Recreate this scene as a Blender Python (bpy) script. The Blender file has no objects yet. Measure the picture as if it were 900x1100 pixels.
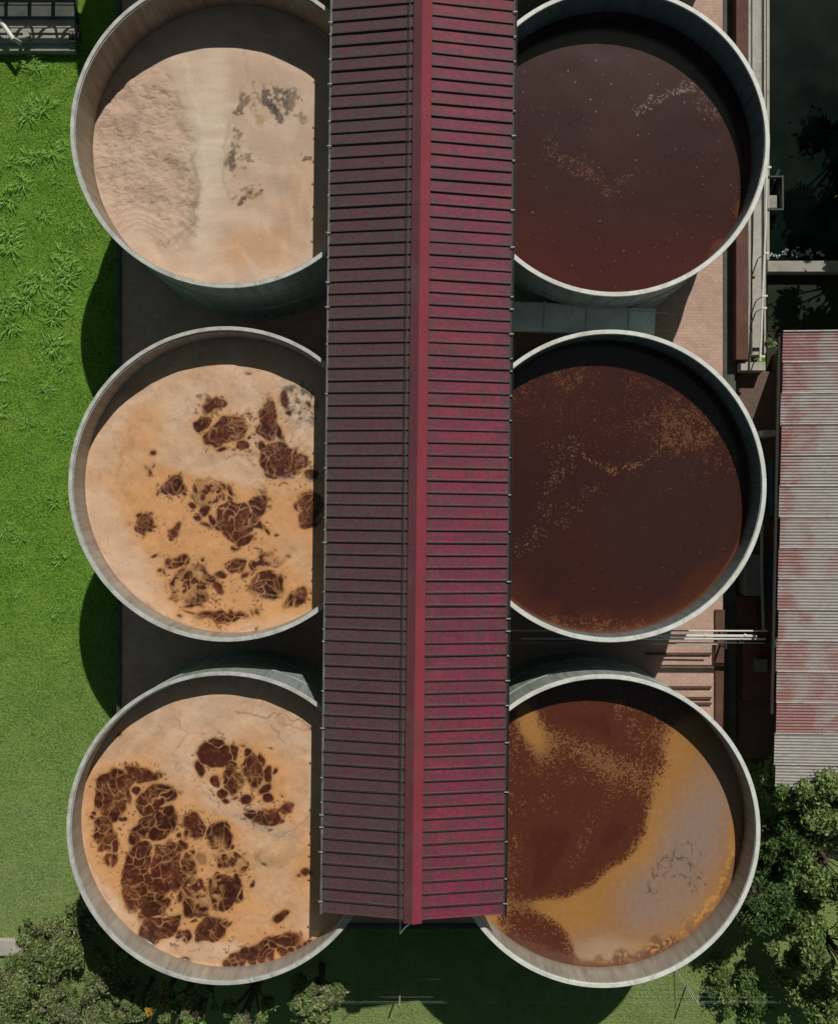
import bpy, bmesh, math, random
import numpy as np
from mathutils import Vector, Matrix
R = math.radians
random.seed(7); rng = np.random.default_rng(11)
sc = bpy.context.scene
# ------------------------------------------------------------------ camera, sky, sun, exposure
F = 1100.0                      # focal length in photo pixels (photo 900 x 1100, camera looks straight down)
RIM_Z = 6.95                    # height of the tank rims over the lawn
CZ = RIM_Z + 32.8               # camera height
cd = bpy.data.cameras.new('camera'); cam = bpy.data.objects.new('camera', cd); sc.collection.objects.link(cam)
cam.location = (0, 0, CZ); cam.rotation_euler = (0, 0, 0)
cd.sensor_fit = 'VERTICAL'; cd.sensor_height = 24; cd.lens = 24*F/1100.0; cd.clip_end = 2000
sc.camera = cam
SUN = Vector((310, 893, 1100)).normalized()
EL = math.asin(SUN.z); AZ = math.atan2(SUN.x, SUN.y)
w = bpy.data.worlds.new('World'); sc.world = w; w.use_nodes = True
nt = w.node_tree; bg = nt.nodes['Background']
sky = nt.nodes.new('ShaderNodeTexSky'); sky.sky_type = 'NISHITA'; sky.sun_disc = False
sky.sun_elevation = EL; sky.sun_rotation = AZ
tn = nt.nodes.new('ShaderNodeMix'); tn.data_type = 'RGBA'; tn.blend_type = 'MULTIPLY'; tn.inputs[0].default_value = 1; tn.inputs[7].default_value = (1.0, 1.12, .84, 1)
nt.links.new(sky.outputs[0], tn.inputs[6]); nt.links.new(tn.outputs[2], bg.inputs[0]); bg.inputs[1].default_value = 0.035
sl = bpy.data.lights.new('sun', 'SUN'); sl.energy = 3.6; sl.angle = R(0.5); sl.color = (1, .955, .87)
so = bpy.data.objects.new('sun', sl); sc.collection.objects.link(so); so.location = (0, 0, 60)
so.rotation_euler = SUN.to_track_quat('Z', 'Y').to_euler()
sc.view_settings.view_transform = 'Standard'; sc.view_settings.look = 'None'
sc.view_settings.exposure = -0.15; sc.view_settings.gamma = 1

# ------------------------------------------------------------------ helpers
C = sc.collection
def P(px, py, z):
    k = (CZ - z)/F
    return ((px-450)*k, (550-py)*k)
def PM(z): return (CZ - z)/F          # metres per photo pixel at height z

def tag(o, label=None, cat=None, group=None, kind=None):
    if label: o['label'] = label
    if cat: o['category'] = cat
    if group: o['group'] = group
    if kind: o['kind'] = kind
    return o
def empty(name, loc=(0, 0, 0), rz=0, **k):
    o = bpy.data.objects.new(name, None); C.objects.link(o); o.location = loc; o.rotation_euler = (0, 0, rz)
    o.empty_display_size = .3
    return tag(o, **k)

class MB:
    def __init__(s): s.v = []; s.f = []; s.m = []
    def add(s, vs, fs, mi=0):
        b = len(s.v); s.v += [tuple(p) for p in vs]; s.f += [tuple(i+b for i in f) for f in fs]; s.m += [mi]*len(fs)
    def box(s, c, d, rz=0, mi=0, M=None):
        x, y, z = d[0]/2, d[1]/2, d[2]/2
        vs = [Vector(p) for p in [(-x,-y,-z),(x,-y,-z),(x,y,-z),(-x,y,-z),(-x,-y,z),(x,-y,z),(x,y,z),(-x,y,z)]]
        m = (M if M is not None else Matrix.Rotation(rz, 3, 'Z'))
        vs = [m @ p + Vector(c) for p in vs]
        s.add(vs, [(0,3,2,1),(4,5,6,7),(0,1,5,4),(1,2,6,5),(2,3,7,6),(3,0,4,7)], mi)
    def span(s, x0, x1, y0, y1, z0, z1, mi=0):
        s.box(((x0+x1)/2, (y0+y1)/2, (z0+z1)/2), (abs(x1-x0), abs(y1-y0), z1-z0), 0, mi)
    def tube(s, pts, r, n=10, mi=0, r2=None):
        pts = [Vector(p) for p in pts]; rings = []
        for i, p in enumerate(pts):
            t = (pts[min(i+1, len(pts)-1)] - pts[max(i-1, 0)]).normalized()
            a = Vector((0, 0, 1)) if abs(t.z) < .9 else Vector((1, 0, 0))
            u = t.cross(a).normalized(); v = t.cross(u)
            rr = r if r2 is None else r + (r2-r)*i/(len(pts)-1)
            rings.append([p + (u*math.cos(2*math.pi*k/n) + v*math.sin(2*math.pi*k/n))*rr for k in range(n)])
        vs = [q for g in rings for q in g]; fs = []
        for i in range(len(rings)-1):
            for k in range(n):
                fs.append((i*n+k, i*n+(k+1) % n, (i+1)*n+(k+1) % n, (i+1)*n+k))
        fs.append(tuple(range(n))); fs.append(tuple((len(rings)-1)*n+k for k in reversed(range(n))))
        s.add(vs, fs, mi)
    def ring(s, prof, n=160, mi=0, closed=True):
        """lathe a profile of (radius, z) about the z axis"""
        m = len(prof); vs = []; fs = []
        for k in range(n):
            a = 2*math.pi*k/n
            vs += [(r*math.cos(a), r*math.sin(a), z) for r, z in prof]
        for k in range(n):
            k2 = (k+1) % n
            for j in range(m if closed else m-1):
                j2 = (j+1) % m
                fs.append((k*m+j, k2*m+j, k2*m+j2, k*m+j2))
        s.add(vs, fs, mi)
    def build(s, name, mats, parent=None, smooth=False, loc=None, bevel=0):
        me = bpy.data.meshes.new(name); me.from_pydata(s.v, [], s.f)
        if not isinstance(mats, (list, tuple)): mats = [mats]
        for m in mats: me.materials.append(m)
        me.polygons.foreach_set('material_index', s.m)
        bm = bmesh.new(); bm.from_mesh(me); bmesh.ops.recalc_face_normals(bm, faces=bm.faces); bm.to_mesh(me); bm.free()
        if smooth: me.polygons.foreach_set('use_smooth', [True]*len(me.polygons))
        me.update()
        o = bpy.data.objects.new(name, me); C.objects.link(o)
        if parent: o.parent = parent
        if loc: o.location = loc
        if smooth: 
            md = o.modifiers.new('es', 'EDGE_SPLIT'); md.split_angle = R(35)
        if bevel:
            md = o.modifiers.new('bv', 'BEVEL'); md.width = bevel; md.segments = 2; md.limit_method = 'ANGLE'
        return o

# ---- materials
def nodes(name):
    m = bpy.data.materials.new(name); m.use_nodes = True
    t = m.node_tree; b = t.nodes['Principled BSDF']
    return m, t, b
def N(t, typ, **k):
    n = t.nodes.new(typ)
    for a, v in k.items():
        if a.startswith('i_'): n.inputs[a[2:]].default_value = v
        else: setattr(n, a, v)
    return n
def coords(t, scale=(1, 1, 1), kind='Object'):
    tc = N(t, 'ShaderNodeTexCoord'); mp = N(t, 'ShaderNodeMapping'); mp.inputs['Scale'].default_value = scale
    t.links.new(tc.outputs[kind], mp.inputs[0]); return mp.outputs[0]
def noise(t, vec, scale, detail=4, rough=.6, dist=0):
    n = N(t, 'ShaderNodeTexNoise'); n.inputs['Scale'].default_value = scale; n.inputs['Detail'].default_value = detail
    n.inputs['Roughness'].default_value = rough; n.inputs['Distortion'].default_value = dist
    t.links.new(vec, n.inputs['Vector']); return n.outputs['Fac']
def ramp(t, fac, stops, interp='LINEAR'):
    r = N(t, 'ShaderNodeValToRGB'); r.color_ramp.interpolation = interp
    e = r.color_ramp.elements
    while len(e) < len(stops): e.new(.5)
    for q, (p, c) in zip(e, stops):
        q.position = p; q.color = (c, c, c, 1) if isinstance(c, (int, float)) else (*c, 1)
    t.links.new(fac, r.inputs[0]); return r.outputs[0]
def mix(t, fac, a, b, mode='MIX'):
    n = N(t, 'ShaderNodeMix', data_type='RGBA', blend_type=mode)
    for sock, v in ((n.inputs[0], fac), (n.inputs[6], a), (n.inputs[7], b)):
        if hasattr(v, 'links'): t.links.new(v, sock)
        elif isinstance(v, (int, float)): sock.default_value = v
        else: sock.default_value = (*v, 1)
    return n.outputs[2]
def bump(t, b, h, strength=.3, dist=.02):
    n = N(t, 'ShaderNodeBump'); n.inputs['Strength'].default_value = strength; n.inputs['Distance'].default_value = dist
    t.links.new(h, n.inputs['Height']); t.links.new(n.outputs[0], b.inputs['Normal'])
def simple(name, c, rough=.7, var=.35, scale=3, metal=0, spec=.4, bmp=.15, dirt=None, stretch=(1, 1, 1)):
    """base colour with two scales of wear"""
    m, t, b = nodes(name); v = coords(t, stretch)
    a = noise(t, v, scale, 6, .65); f = noise(t, v, scale*9, 3, .6)
    lo = tuple(x*(1-var) for x in c); hi = tuple(min(1, x*(1+var*.6)) for x in c)
    col = mix(t, ramp(t, a, [(.3, 0), (.7, 1)]), lo, hi)
    col = mix(t, ramp(t, f, [(.35, .25), (.65, 0)]), col, tuple(x*.55 for x in c))
    if dirt:
        g = noise(t, v, scale*.6, 7, .7, .6)
        col = mix(t, ramp(t, g, [(.52, 0), (.68, .8)]), col, dirt)
    t.links.new(col, b.inputs['Base Color']); b.inputs['Roughness'].default_value = rough
    b.inputs['Metallic'].default_value = metal; b.inputs['Specular IOR Level'].default_value = spec
    if bmp: bump(t, b, f, bmp, .02)
    return m

def mat_grass():
    m, t, b = nodes('lawn_grass'); v = coords(t)
    n1 = noise(t, v, .22, 5, .6); n2 = noise(t, v, 2.2, 6, .7); n3 = noise(t, v, 14, 4, .7); n4 = noise(t, v, 1.1, 5, .75, .5)
    col = mix(t, ramp(t, n1, [(.35, 0), (.65, 1)]), (.145, .300, .026), (.225, .390, .055))
    col = mix(t, ramp(t, n2, [(.35, 0), (.7, .7)]), col, (.26, .41, .070))
    col = mix(t, ramp(t, n4, [(.50, 0), (.66, .6)]), col, (.065, .185, .012))
    col = mix(t, ramp(t, n3, [(.36, .6), (.55, 0)]), col, (.050, .125, .012))
    # drier, greyer turf toward the south end of the lawn
    sep = N(t, 'ShaderNodeSeparateXYZ'); t.links.new(v, sep.inputs[0])
    mr = N(t, 'ShaderNodeMapRange'); mr.inputs[1].default_value = -3; mr.inputs[2].default_value = -14; t.links.new(sep.outputs[1], mr.inputs[0])
    ad = N(t, 'ShaderNodeMath', operation='MULTIPLY'); t.links.new(mr.outputs[0], ad.inputs[0]); t.links.new(ramp(t, n2, [(.3, .45), (.65, 1)]), ad.inputs[1])
    col = mix(t, ad.outputs[0], col, (.27, .34, .13))
    t.links.new(col, b.inputs['Base Color']); b.inputs['Roughness'].default_value = .85; b.inputs['Specular IOR Level'].default_value = .2
    s = N(t, 'ShaderNodeMath', operation='ADD'); t.links.new(n3, s.inputs[0]); t.links.new(n2, s.inputs[1])
    bump(t, b, s.outputs[0], .9, .12); return m

def mat_brick(name, c1, c2, mortar, sx=1.0, rot=0, ms=.012):
    m, t, b = nodes(name)
    tc = N(t, 'ShaderNodeTexCoord'); mp = N(t, 'ShaderNodeMapping'); mp.inputs['Rotation'].default_value = (0, 0, rot)
    t.links.new(tc.outputs['Object'], mp.inputs[0]); v = mp.outputs[0]
    br = N(t, 'ShaderNodeTexBrick'); br.inputs['Color1'].default_value = (*c1, 1); br.inputs['Color2'].default_value = (*c2, 1)
    br.inputs['Mortar'].default_value = (*mortar, 1); br.inputs['Scale'].default_value = sx
    br.inputs['Mortar Size'].default_value = ms; br.inputs['Brick Width'].default_value = .24; br.inputs['Row Height'].default_value = .115
    br.inputs['Bias'].default_value = -.2
    t.links.new(v, br.inputs['Vector'])
    n = noise(t, v, .8, 6, .7, .4); n2 = noise(t, v, 7, 4, .7)
    col = mix(t, ramp(t, n, [(.42, 0), (.7, .5)]), br.outputs['Color'], tuple(x*.55 for x in c1))
    col = mix(t, ramp(t, n2, [(.55, 0), (.75, .5)]), col, tuple(min(1, x*1.25) for x in c2))
    t.links.new(col, b.inputs['Base Color']); b.inputs['Roughness'].default_value = .85
    bump(t, b, br.outputs['Fac'], -.3, .01); return m

def mat_shell(name, c, stain, zlow):
    """tank steel / concrete with vertical runs and a tide line"""
    m, t, b = nodes(name); v = coords(t)
    vs = coords(t, (3.5, 3.5, .35)); a = noise(t, vs, 1.3, 6, .7); f = noise(t, v, 12, 4, .6); g = noise(t, v, .7, 5, .6)
    col = mix(t, ramp(t, g, [(.3, 0), (.7, 1)]), tuple(x*.8 for x in c), tuple(x*1.1 for x in c))
    col = mix(t, ramp(t, a, [(.42, 0), (.66, .85)]), col, stain)
    dr = noise(t, coords(t, (9, 9, .25)), 1.0, 5, .75); col = mix(t, ramp(t, dr, [(.56, 0), (.68, .6)]), col, tuple(x*.45 for x in stain))
    sep = N(t, 'ShaderNodeSeparateXYZ'); t.links.new(v, sep.inputs[0])
    mr = N(t, 'ShaderNodeMapRange'); mr.inputs[1].default_value = zlow+.42; mr.inputs[2].default_value = zlow; t.links.new(sep.outputs[2], mr.inputs[0])
    wob = N(t, 'ShaderNodeMath', operation='MULTIPLY'); t.links.new(mr.outputs[0], wob.inputs[0]); t.links.new(ramp(t, a, [(.2, .3), (.6, 1)]), wob.inputs[1])
    col = mix(t, wob.outputs[0], col, stain)
    col = mix(t, ramp(t, f, [(.55, 0), (.75, .35)]), col, tuple(x*.5 for x in c))
    t.links.new(col, b.inputs['Base Color']); b.inputs['Roughness'].default_value = .6; b.inputs['Specular IOR Level'].default_value = .35
    bump(t, b, a, .12, .02); return m

def mat_liquid():
    m, t, b = nodes('vat_surface'); at = N(t, 'ShaderNodeAttribute', attribute_name='tint')
    v = coords(t); f = noise(t, v, 30, 3, .6); g = noise(t, v, 5, 4, .6)
    col = mix(t, ramp(t, f, [(.35, .22), (.6, 0)]), at.outputs['Color'], (.12, .06, .03))
    col = mix(t, ramp(t, g, [(.5, 0), (.75, .14)]), col, (.75, .58, .42))
    al = N(t, 'ShaderNodeMix', data_type='RGBA'); t.links.new(at.outputs['Alpha'], al.inputs[0]); t.links.new(col, al.inputs[6]); t.links.new(at.outputs['Color'], al.inputs[7])
    t.links.new(al.outputs[2], b.inputs['Base Color'])
    mr = N(t, 'ShaderNodeMapRange'); mr.inputs[3].default_value = .8; mr.inputs[4].default_value = .16; t.links.new(at.outputs['Alpha'], mr.inputs[0])
    t.links.new(mr.outputs[0], b.inputs['Roughness']); b.inputs['Specular IOR Level'].default_value = .5
    return m

def mat_leaf(name, spec=.3):
    m, t, b = nodes(name); at = N(t, 'ShaderNodeAttribute', attribute_name='tint')
    t.links.new(at.outputs['Color'], b.inputs['Base Color']); b.inputs['Roughness'].default_value = .55; b.inputs['Specular IOR Level'].default_value = spec
    tr = N(t, 'ShaderNodeBsdfTranslucent'); t.links.new(at.outputs['Color'], tr.inputs[0])
    mx = N(t, 'ShaderNodeMixShader'); mx.inputs[0].default_value = .25
    out = t.nodes['Material Output']; t.links.new(b.outputs[0], mx.inputs[1]); t.links.new(tr.outputs[0], mx.inputs[2]); t.links.new(mx.outputs[0], out.inputs[0])
    return m

def mat_roof(name, a_, b_, dust, streak):
    m, t, b = nodes(name)
    v = coords(t); vx = coords(t, (.35, 2.6, 1)); vb = coords(t, (1.1, 2.45, 1))
    n1 = noise(t, vx, .55, 6, .65); n2 = noise(t, v, .5, 5, .6); n3 = noise(t, v, 9, 4, .7); n4 = noise(t, coords(t, (2.2, .9, 1)), 1.6, 5, .7, .8)
    wn = N(t, 'ShaderNodeTexVoronoi', feature='F1', distance='CHEBYCHEV'); wn.inputs['Scale'].default_value = 1; wn.inputs['Randomness'].default_value = .5
    t.links.new(vb, wn.inputs['Vector'])
    cellv = N(t, 'ShaderNodeSeparateColor'); t.links.new(wn.outputs['Color'], cellv.inputs[0])
    col = mix(t, ramp(t, n1, [(.38, 0), (.62, 1)]), a_, b_)
    col = mix(t, ramp(t, cellv.outputs[0], [(.3, 0), (1, .30)]), col, streak)
    col = mix(t, ramp(t, n4, [(.42, 0), (.64, .8)]), col, dust)
    n5 = noise(t, coords(t, (.5, 14, 1)), 1.1, 4, .7); col = mix(t, ramp(t, n5, [(.52, 0), (.72, .35)]), col, streak)
    col = mix(t, ramp(t, n2, [(.5, 0), (.72, .4)]), col, dust)
    sx = N(t, 'ShaderNodeSeparateXYZ'); t.links.new(v, sx.inputs[0]); ab = N(t, 'ShaderNodeMath', operation='ABSOLUTE'); t.links.new(sx.outputs[0], ab.inputs[0])
    wv = N(t, 'ShaderNodeMath', operation='MULTIPLY_ADD'); t.links.new(n4, wv.inputs[0]); wv.inputs[1].default_value = .9; t.links.new(ab.outputs[0], wv.inputs[2])
    dv = N(t, 'ShaderNodeMath', operation='DIVIDE'); t.links.new(wv.outputs[0], dv.inputs[0]); dv.inputs[1].default_value = 4
    col = mix(t, ramp(t, dv.outputs[0], [(.16, .75), (.25, 0), (.70, 0), (.84, .8)]), col, dust)
    col = mix(t, ramp(t, n3, [(.42, .35), (.6, 0)]), col, tuple(x*.4 for x in dust))
    t.links.new(col, b.inputs['Base Color']); b.inputs['Roughness'].default_value = .62; b.inputs['Specular IOR Level'].default_value = .25
    bump(t, b, n3, .2, .01); return m

def mat_rusty():
    m, t, b = nodes('rusty_sheet')
    v = coords(t); n1 = noise(t, coords(t, (.8, 1.0, 1)), .55, 7, .78, .5); n2 = noise(t, coords(t, (2.4, 9, 1)), 1.1, 7, .8); n3 = noise(t, v, 14, 4, .7)
    at = N(t, 'ShaderNodeAttribute', attribute_name='rust')
    s = N(t, 'ShaderNodeMath', operation='ADD'); t.links.new(n1, s.inputs[0])
    h = N(t, 'ShaderNodeMath', operation='MULTIPLY'); h.inputs[1].default_value = .75; t.links.new(n2, h.inputs[0]); t.links.new(h.outputs[0], s.inputs[1])
    s2 = N(t, 'ShaderNodeMath', operation='ADD'); t.links.new(s.outputs[0], s2.inputs[0]); t.links.new(at.outputs['Fac'], s2.inputs[1])
    grey = mix(t, ramp(t, n2, [(.3, 0), (.7, 1)]), (.24, .215, .205), (.42, .385, .36))
    red = mix(t, ramp(t, n3, [(.3, 0), (.7, 1)]), (.19, .055, .05), (.33, .14, .125))
    col = mix(t, ramp(t, s2.outputs[0], [(.80, 0), (1.0, .85)]), grey, red)
    col = mix(t, ramp(t, n3, [(.60, 0), (.72, .5)]), col, (.07, .05, .045))
    t.links.new(col, b.inputs['Base Color']); b.inputs['Roughness'].default_value = .65
    bump(t, b, n3, .2, .01); return m

def mat_water():
    m, t, b = nodes('pond_water'); v = coords(t); n = noise(t, v, .6, 5, .6); n2 = noise(t, v, 9, 4, .7)
    col = mix(t, ramp(t, n, [(.4, 0), (.7, 1)]), (.003, .007, .006), (.009, .016, .011))
    col = mix(t, ramp(t, n2, [(.66, 0), (.78, .5)]), col, (.05, .065, .045))
    t.links.new(col, b.inputs['Base Color']); b.inputs['Roughness'].default_value = .12; b.inputs['Specular IOR Level'].default_value = .22; bump(t, b, n2, .08, .01); return m

M = dict(
 grass=mat_grass(), brick=mat_brick('terracotta_paving', (.50, .32, .25), (.57, .385, .31), (.42, .285, .23)),
 brickdark=mat_brick('shade_toned_brick_floor', (.14, .085, .065), (.17, .105, .08), (.10, .07, .055)),  # brick darkened in colour to carry the yard's shade
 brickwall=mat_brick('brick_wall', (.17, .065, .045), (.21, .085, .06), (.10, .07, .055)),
 rim=simple('painted_rim', (.74, .75, .70), .5, .2, 3, dirt=(.42, .40, .34)),
 rim2=simple('weathered_rim', (.54, .54, .50), .6, .3, 3, dirt=(.26, .245, .21)),
 grey=simple('galvanised_steel', (.42, .43, .42), .5, .25, 4), concrete=simple('concrete', (.36, .34, .30), .85, .3, 1.4, dirt=(.16, .14, .11)),
 palecon=simple('pale_concrete', (.46, .43, .38), .85, .25, 1.5, dirt=(.24, .2, .16)),
 dark=simple('dark_iron', (.035, .033, .032), .6, .3, 5), pipe=simple('white_pipe', (.72, .72, .68), .4, .12, 3),
 brownwall=simple('red_brown_render', (.13, .062, .046), .85, .35, 1.2, dirt=(.07, .05, .04)),
 channel=simple('mossy_channel', (.085, .092, .082), .8, .4, 1.5), duct=simple('grey_green_duct', (.36, .42, .39), .6, .3, 2, dirt=(.20, .23, .20)),
 bark=simple('bark', (.12, .09, .065), .9, .3, 6), leaf=mat_leaf('leaf'), blade=mat_leaf('blade', .2),
 liquid=mat_liquid(), water=mat_water(), paleduct=simple('pale_duct_paint', (.60, .68, .64), .6, .25, 1.6, dirt=(.36, .42, .38)), guttergrey=simple('dull_gutter_zinc', (.17, .175, .17), .6, .5, 5, dirt=(.07, .07, .065)), rust=mat_rusty(),
 roofL=mat_roof('maroon_sheet_dull', (.096, .048, .052), (.125, .044, .056), (.085, .068, .064), (.165, .055, .074)),  # lawn side slope coloured darker and greyer than the pond side
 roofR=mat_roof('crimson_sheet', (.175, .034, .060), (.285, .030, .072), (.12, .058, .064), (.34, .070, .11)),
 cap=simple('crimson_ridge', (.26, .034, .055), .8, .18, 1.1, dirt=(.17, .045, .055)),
 capshade=simple('shade_toned_ridge', (.125, .034, .044), .8, .22, 1.1, dirt=(.11, .062, .06)),  # lawn half of the ridge cap: slope shading put into the colour
 blue=simple('blue_tarp', (.05, .10, .14), .6, .3, 3), greypaint=simple('grey_cabinet_paint', (.22, .23, .22), .6, .2, 3),
)

# ------------------------------------------------------------------ ground, paving, pond (the setting)
def sheet(name, x0, x1, y0, y1, z0, z1, mat, kind='structure'):
    b = MB(); b.span(x0, x1, y0, y1, z0, z1); return tag(b.build(name, mat), kind=kind)
g = MB(); g.add([(-400, -400, 0), (400, -400, 0), (400, 400, 0), (-400, 400, 0)], [(0, 1, 2, 3)])
tag(g.build('lawn', M['grass']), kind='structure')
SZ = 1.2                                   # top of the brick terrace that carries the tanks
tl = P(131, 0, SZ)[0]; tr = P(776, 0, SZ)[0]; ty = P(0, 992, SZ)[1]
b = MB(); b.span(tl, tr, ty, 26, 0, SZ); tag(b.build('terrace_paving', M['brick']), kind='structure')
b = MB(); b.span(tl-.16, tl-.002, ty-.16, 26, 0, SZ+.10); b.span(tl, tr, ty-.16, ty-.002, 0, SZ+.10)
tag(b.build('terrace_kerb', M['channel']), kind='structure')

# ------------------------------------------------------------------ tanks
TW = .09
TANKS = [  # key, centre px, outer radius px, liquid drop (fraction of camera distance)
 ('TL', 245, 140, 169.5, .055), ('ML', 243, 520, 169.5, .036), ('BL', 240, 890, 168.5, .030),
 ('TR', 660, 152, 166.5, .041), ('MR', 655, 522, 168, .033), ('BR', 648, 893, 168.5, .035),
 ('NL', 238, -240, 169, .05), ('NR', 667, -220, 167, .05)]
TLAB = {
 'TL': 'open tank with brown stained inner wall beside the upper lawn, holding tan crust',
 'ML': 'middle open tank of the row beside the lawn, below the tan crust tank',
 'BL': 'open tank beside the bottom left shrubs, its lower inner wall in sun',
 'TR': 'open tank with white rim and dark blue inner wall next to the black pond',
 'MR': 'round open tank with white rim, facing the rusty corrugated roof',
 'BR': 'round open tank of orange and grey film, beside the bottom right trees',
 'NL': 'round open tank just past the upper edge of the view on the lawn side',
 'NR': 'round open tank just past the upper edge of the view on the pond side'}
INN = {'L': ((.36, .31, .25), (.22, .155, .10)), 'R': ((.20, .23, .235), (.12, .12, .11))}
tank_geo = {}
for key, px, py, rp, l in TANKS:
    x, y = P(px, py, RIM_Z); Ro = rp*32.8/F; h = RIM_Z - SZ; zl = h - l*32.8
    t = empty('storage_tank', (x, y, SZ), label=TLAB[key], cat='tank', group='round open tanks in two rows')
    side = 'R' if px > 450 else 'L'; c, st = INN[side]
    if key == 'BR': c, st = (.40, .37, .33), (.26, .21, .16)
    if key == 'BL': c, st = (.42, .39, .34), (.27, .22, .17)
    if key == 'ML': c, st = (.40, .37, .33), (.26, .22, .18)
    inn = mat_shell('inner_wall_' + {'TL': 'tan', 'ML': 'mid', 'BL': 'grey', 'TR': 'blue', 'MR': 'slate', 'BR': 'pale', 'NL': 'far', 'NR': 'near'}[key], c, st, zl)
    out = mat_shell('outer_wall_steel', (.36, .40, .385), (.22, .24, .22), -1)
    Rw = Ro - .07
    b = MB(); b.ring([(Rw, .0), (Rw, h-.06), (Rw-TW, h-.06), (Rw-TW, .12), (Rw-TW, .12)][:4], 192, 0)
    o = b.build('tank_wall', [out, inn], t, smooth=True)
    mi = [1 if (p.center.xy.length < Rw-TW/2-.02 and p.normal.z < .5) else 0 for p in o.data.polygons]
    o.data.polygons.foreach_set('material_index', mi)
    b = MB(); b.ring([(.02, .02), (Rw-TW-.01, .02), (Rw-TW-.01, .11), (.02, .11)], 96); b.build('tank_floor', M['concrete'], t)
    b = MB(); wr = .125 if side == 'L' else .14
    b.ring([(Ro, h-.07), (Ro, h-.01), (Ro-.012, h), (Ro-wr+.012, h), (Ro-wr, h-.01), (Ro-wr, h-.07)], 192)
    b.build('rim', M['rim2'] if side == 'L' else M['rim'], t, smooth=True)
    for q, zz in enumerate((.05, 1.95, 3.85)):
        b = MB(); b.ring([(Rw+.002, zz), (Rw+.035, zz), (Rw+.035, zz+.07), (Rw+.002, zz+.07)], 128); b.build('hoop', M['duct'], t, smooth=True)
    tank_geo[key] = (x, y, Rw-TW, SZ+zl)

# ------------------------------------------------------------------ what floats in the tanks
STEP = .024
def blur(a, s):
    n, m_ = a.shape; fy = np.fft.fftfreq(n)[:, None]; fx = np.fft.rfftfreq(m_)[None, :]
    return np.fft.irfft2(np.fft.rfft2(a)*np.exp(-2*(math.pi*s)**2*(fx*fx+fy*fy)), s=a.shape)
def gn(shape, s, aspect=None):
    a = rng.standard_normal(shape)
    if aspect:
        n, m_ = shape; fy = np.fft.fftfreq(n)[:, None]; fx = np.fft.rfftfreq(m_)[None, :]
        a = np.fft.irfft2(np.fft.rfft2(a)*np.exp(-2*math.pi**2*((fx*aspect[0])**2+(fy*aspect[1])**2)), s=shape)
    else: a = blur(a, s)
    return (a-a.mean())/a.std()
def ss(a, lo, hi):
    t_ = np.clip((a-lo)/(hi-lo), 0, 1); return t_*t_*(3-2*t_)
def lerp(a, b_, t_):
    b_ = np.asarray(b_); return a*(1-t_[..., None]) + b_*t_[..., None]
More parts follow.
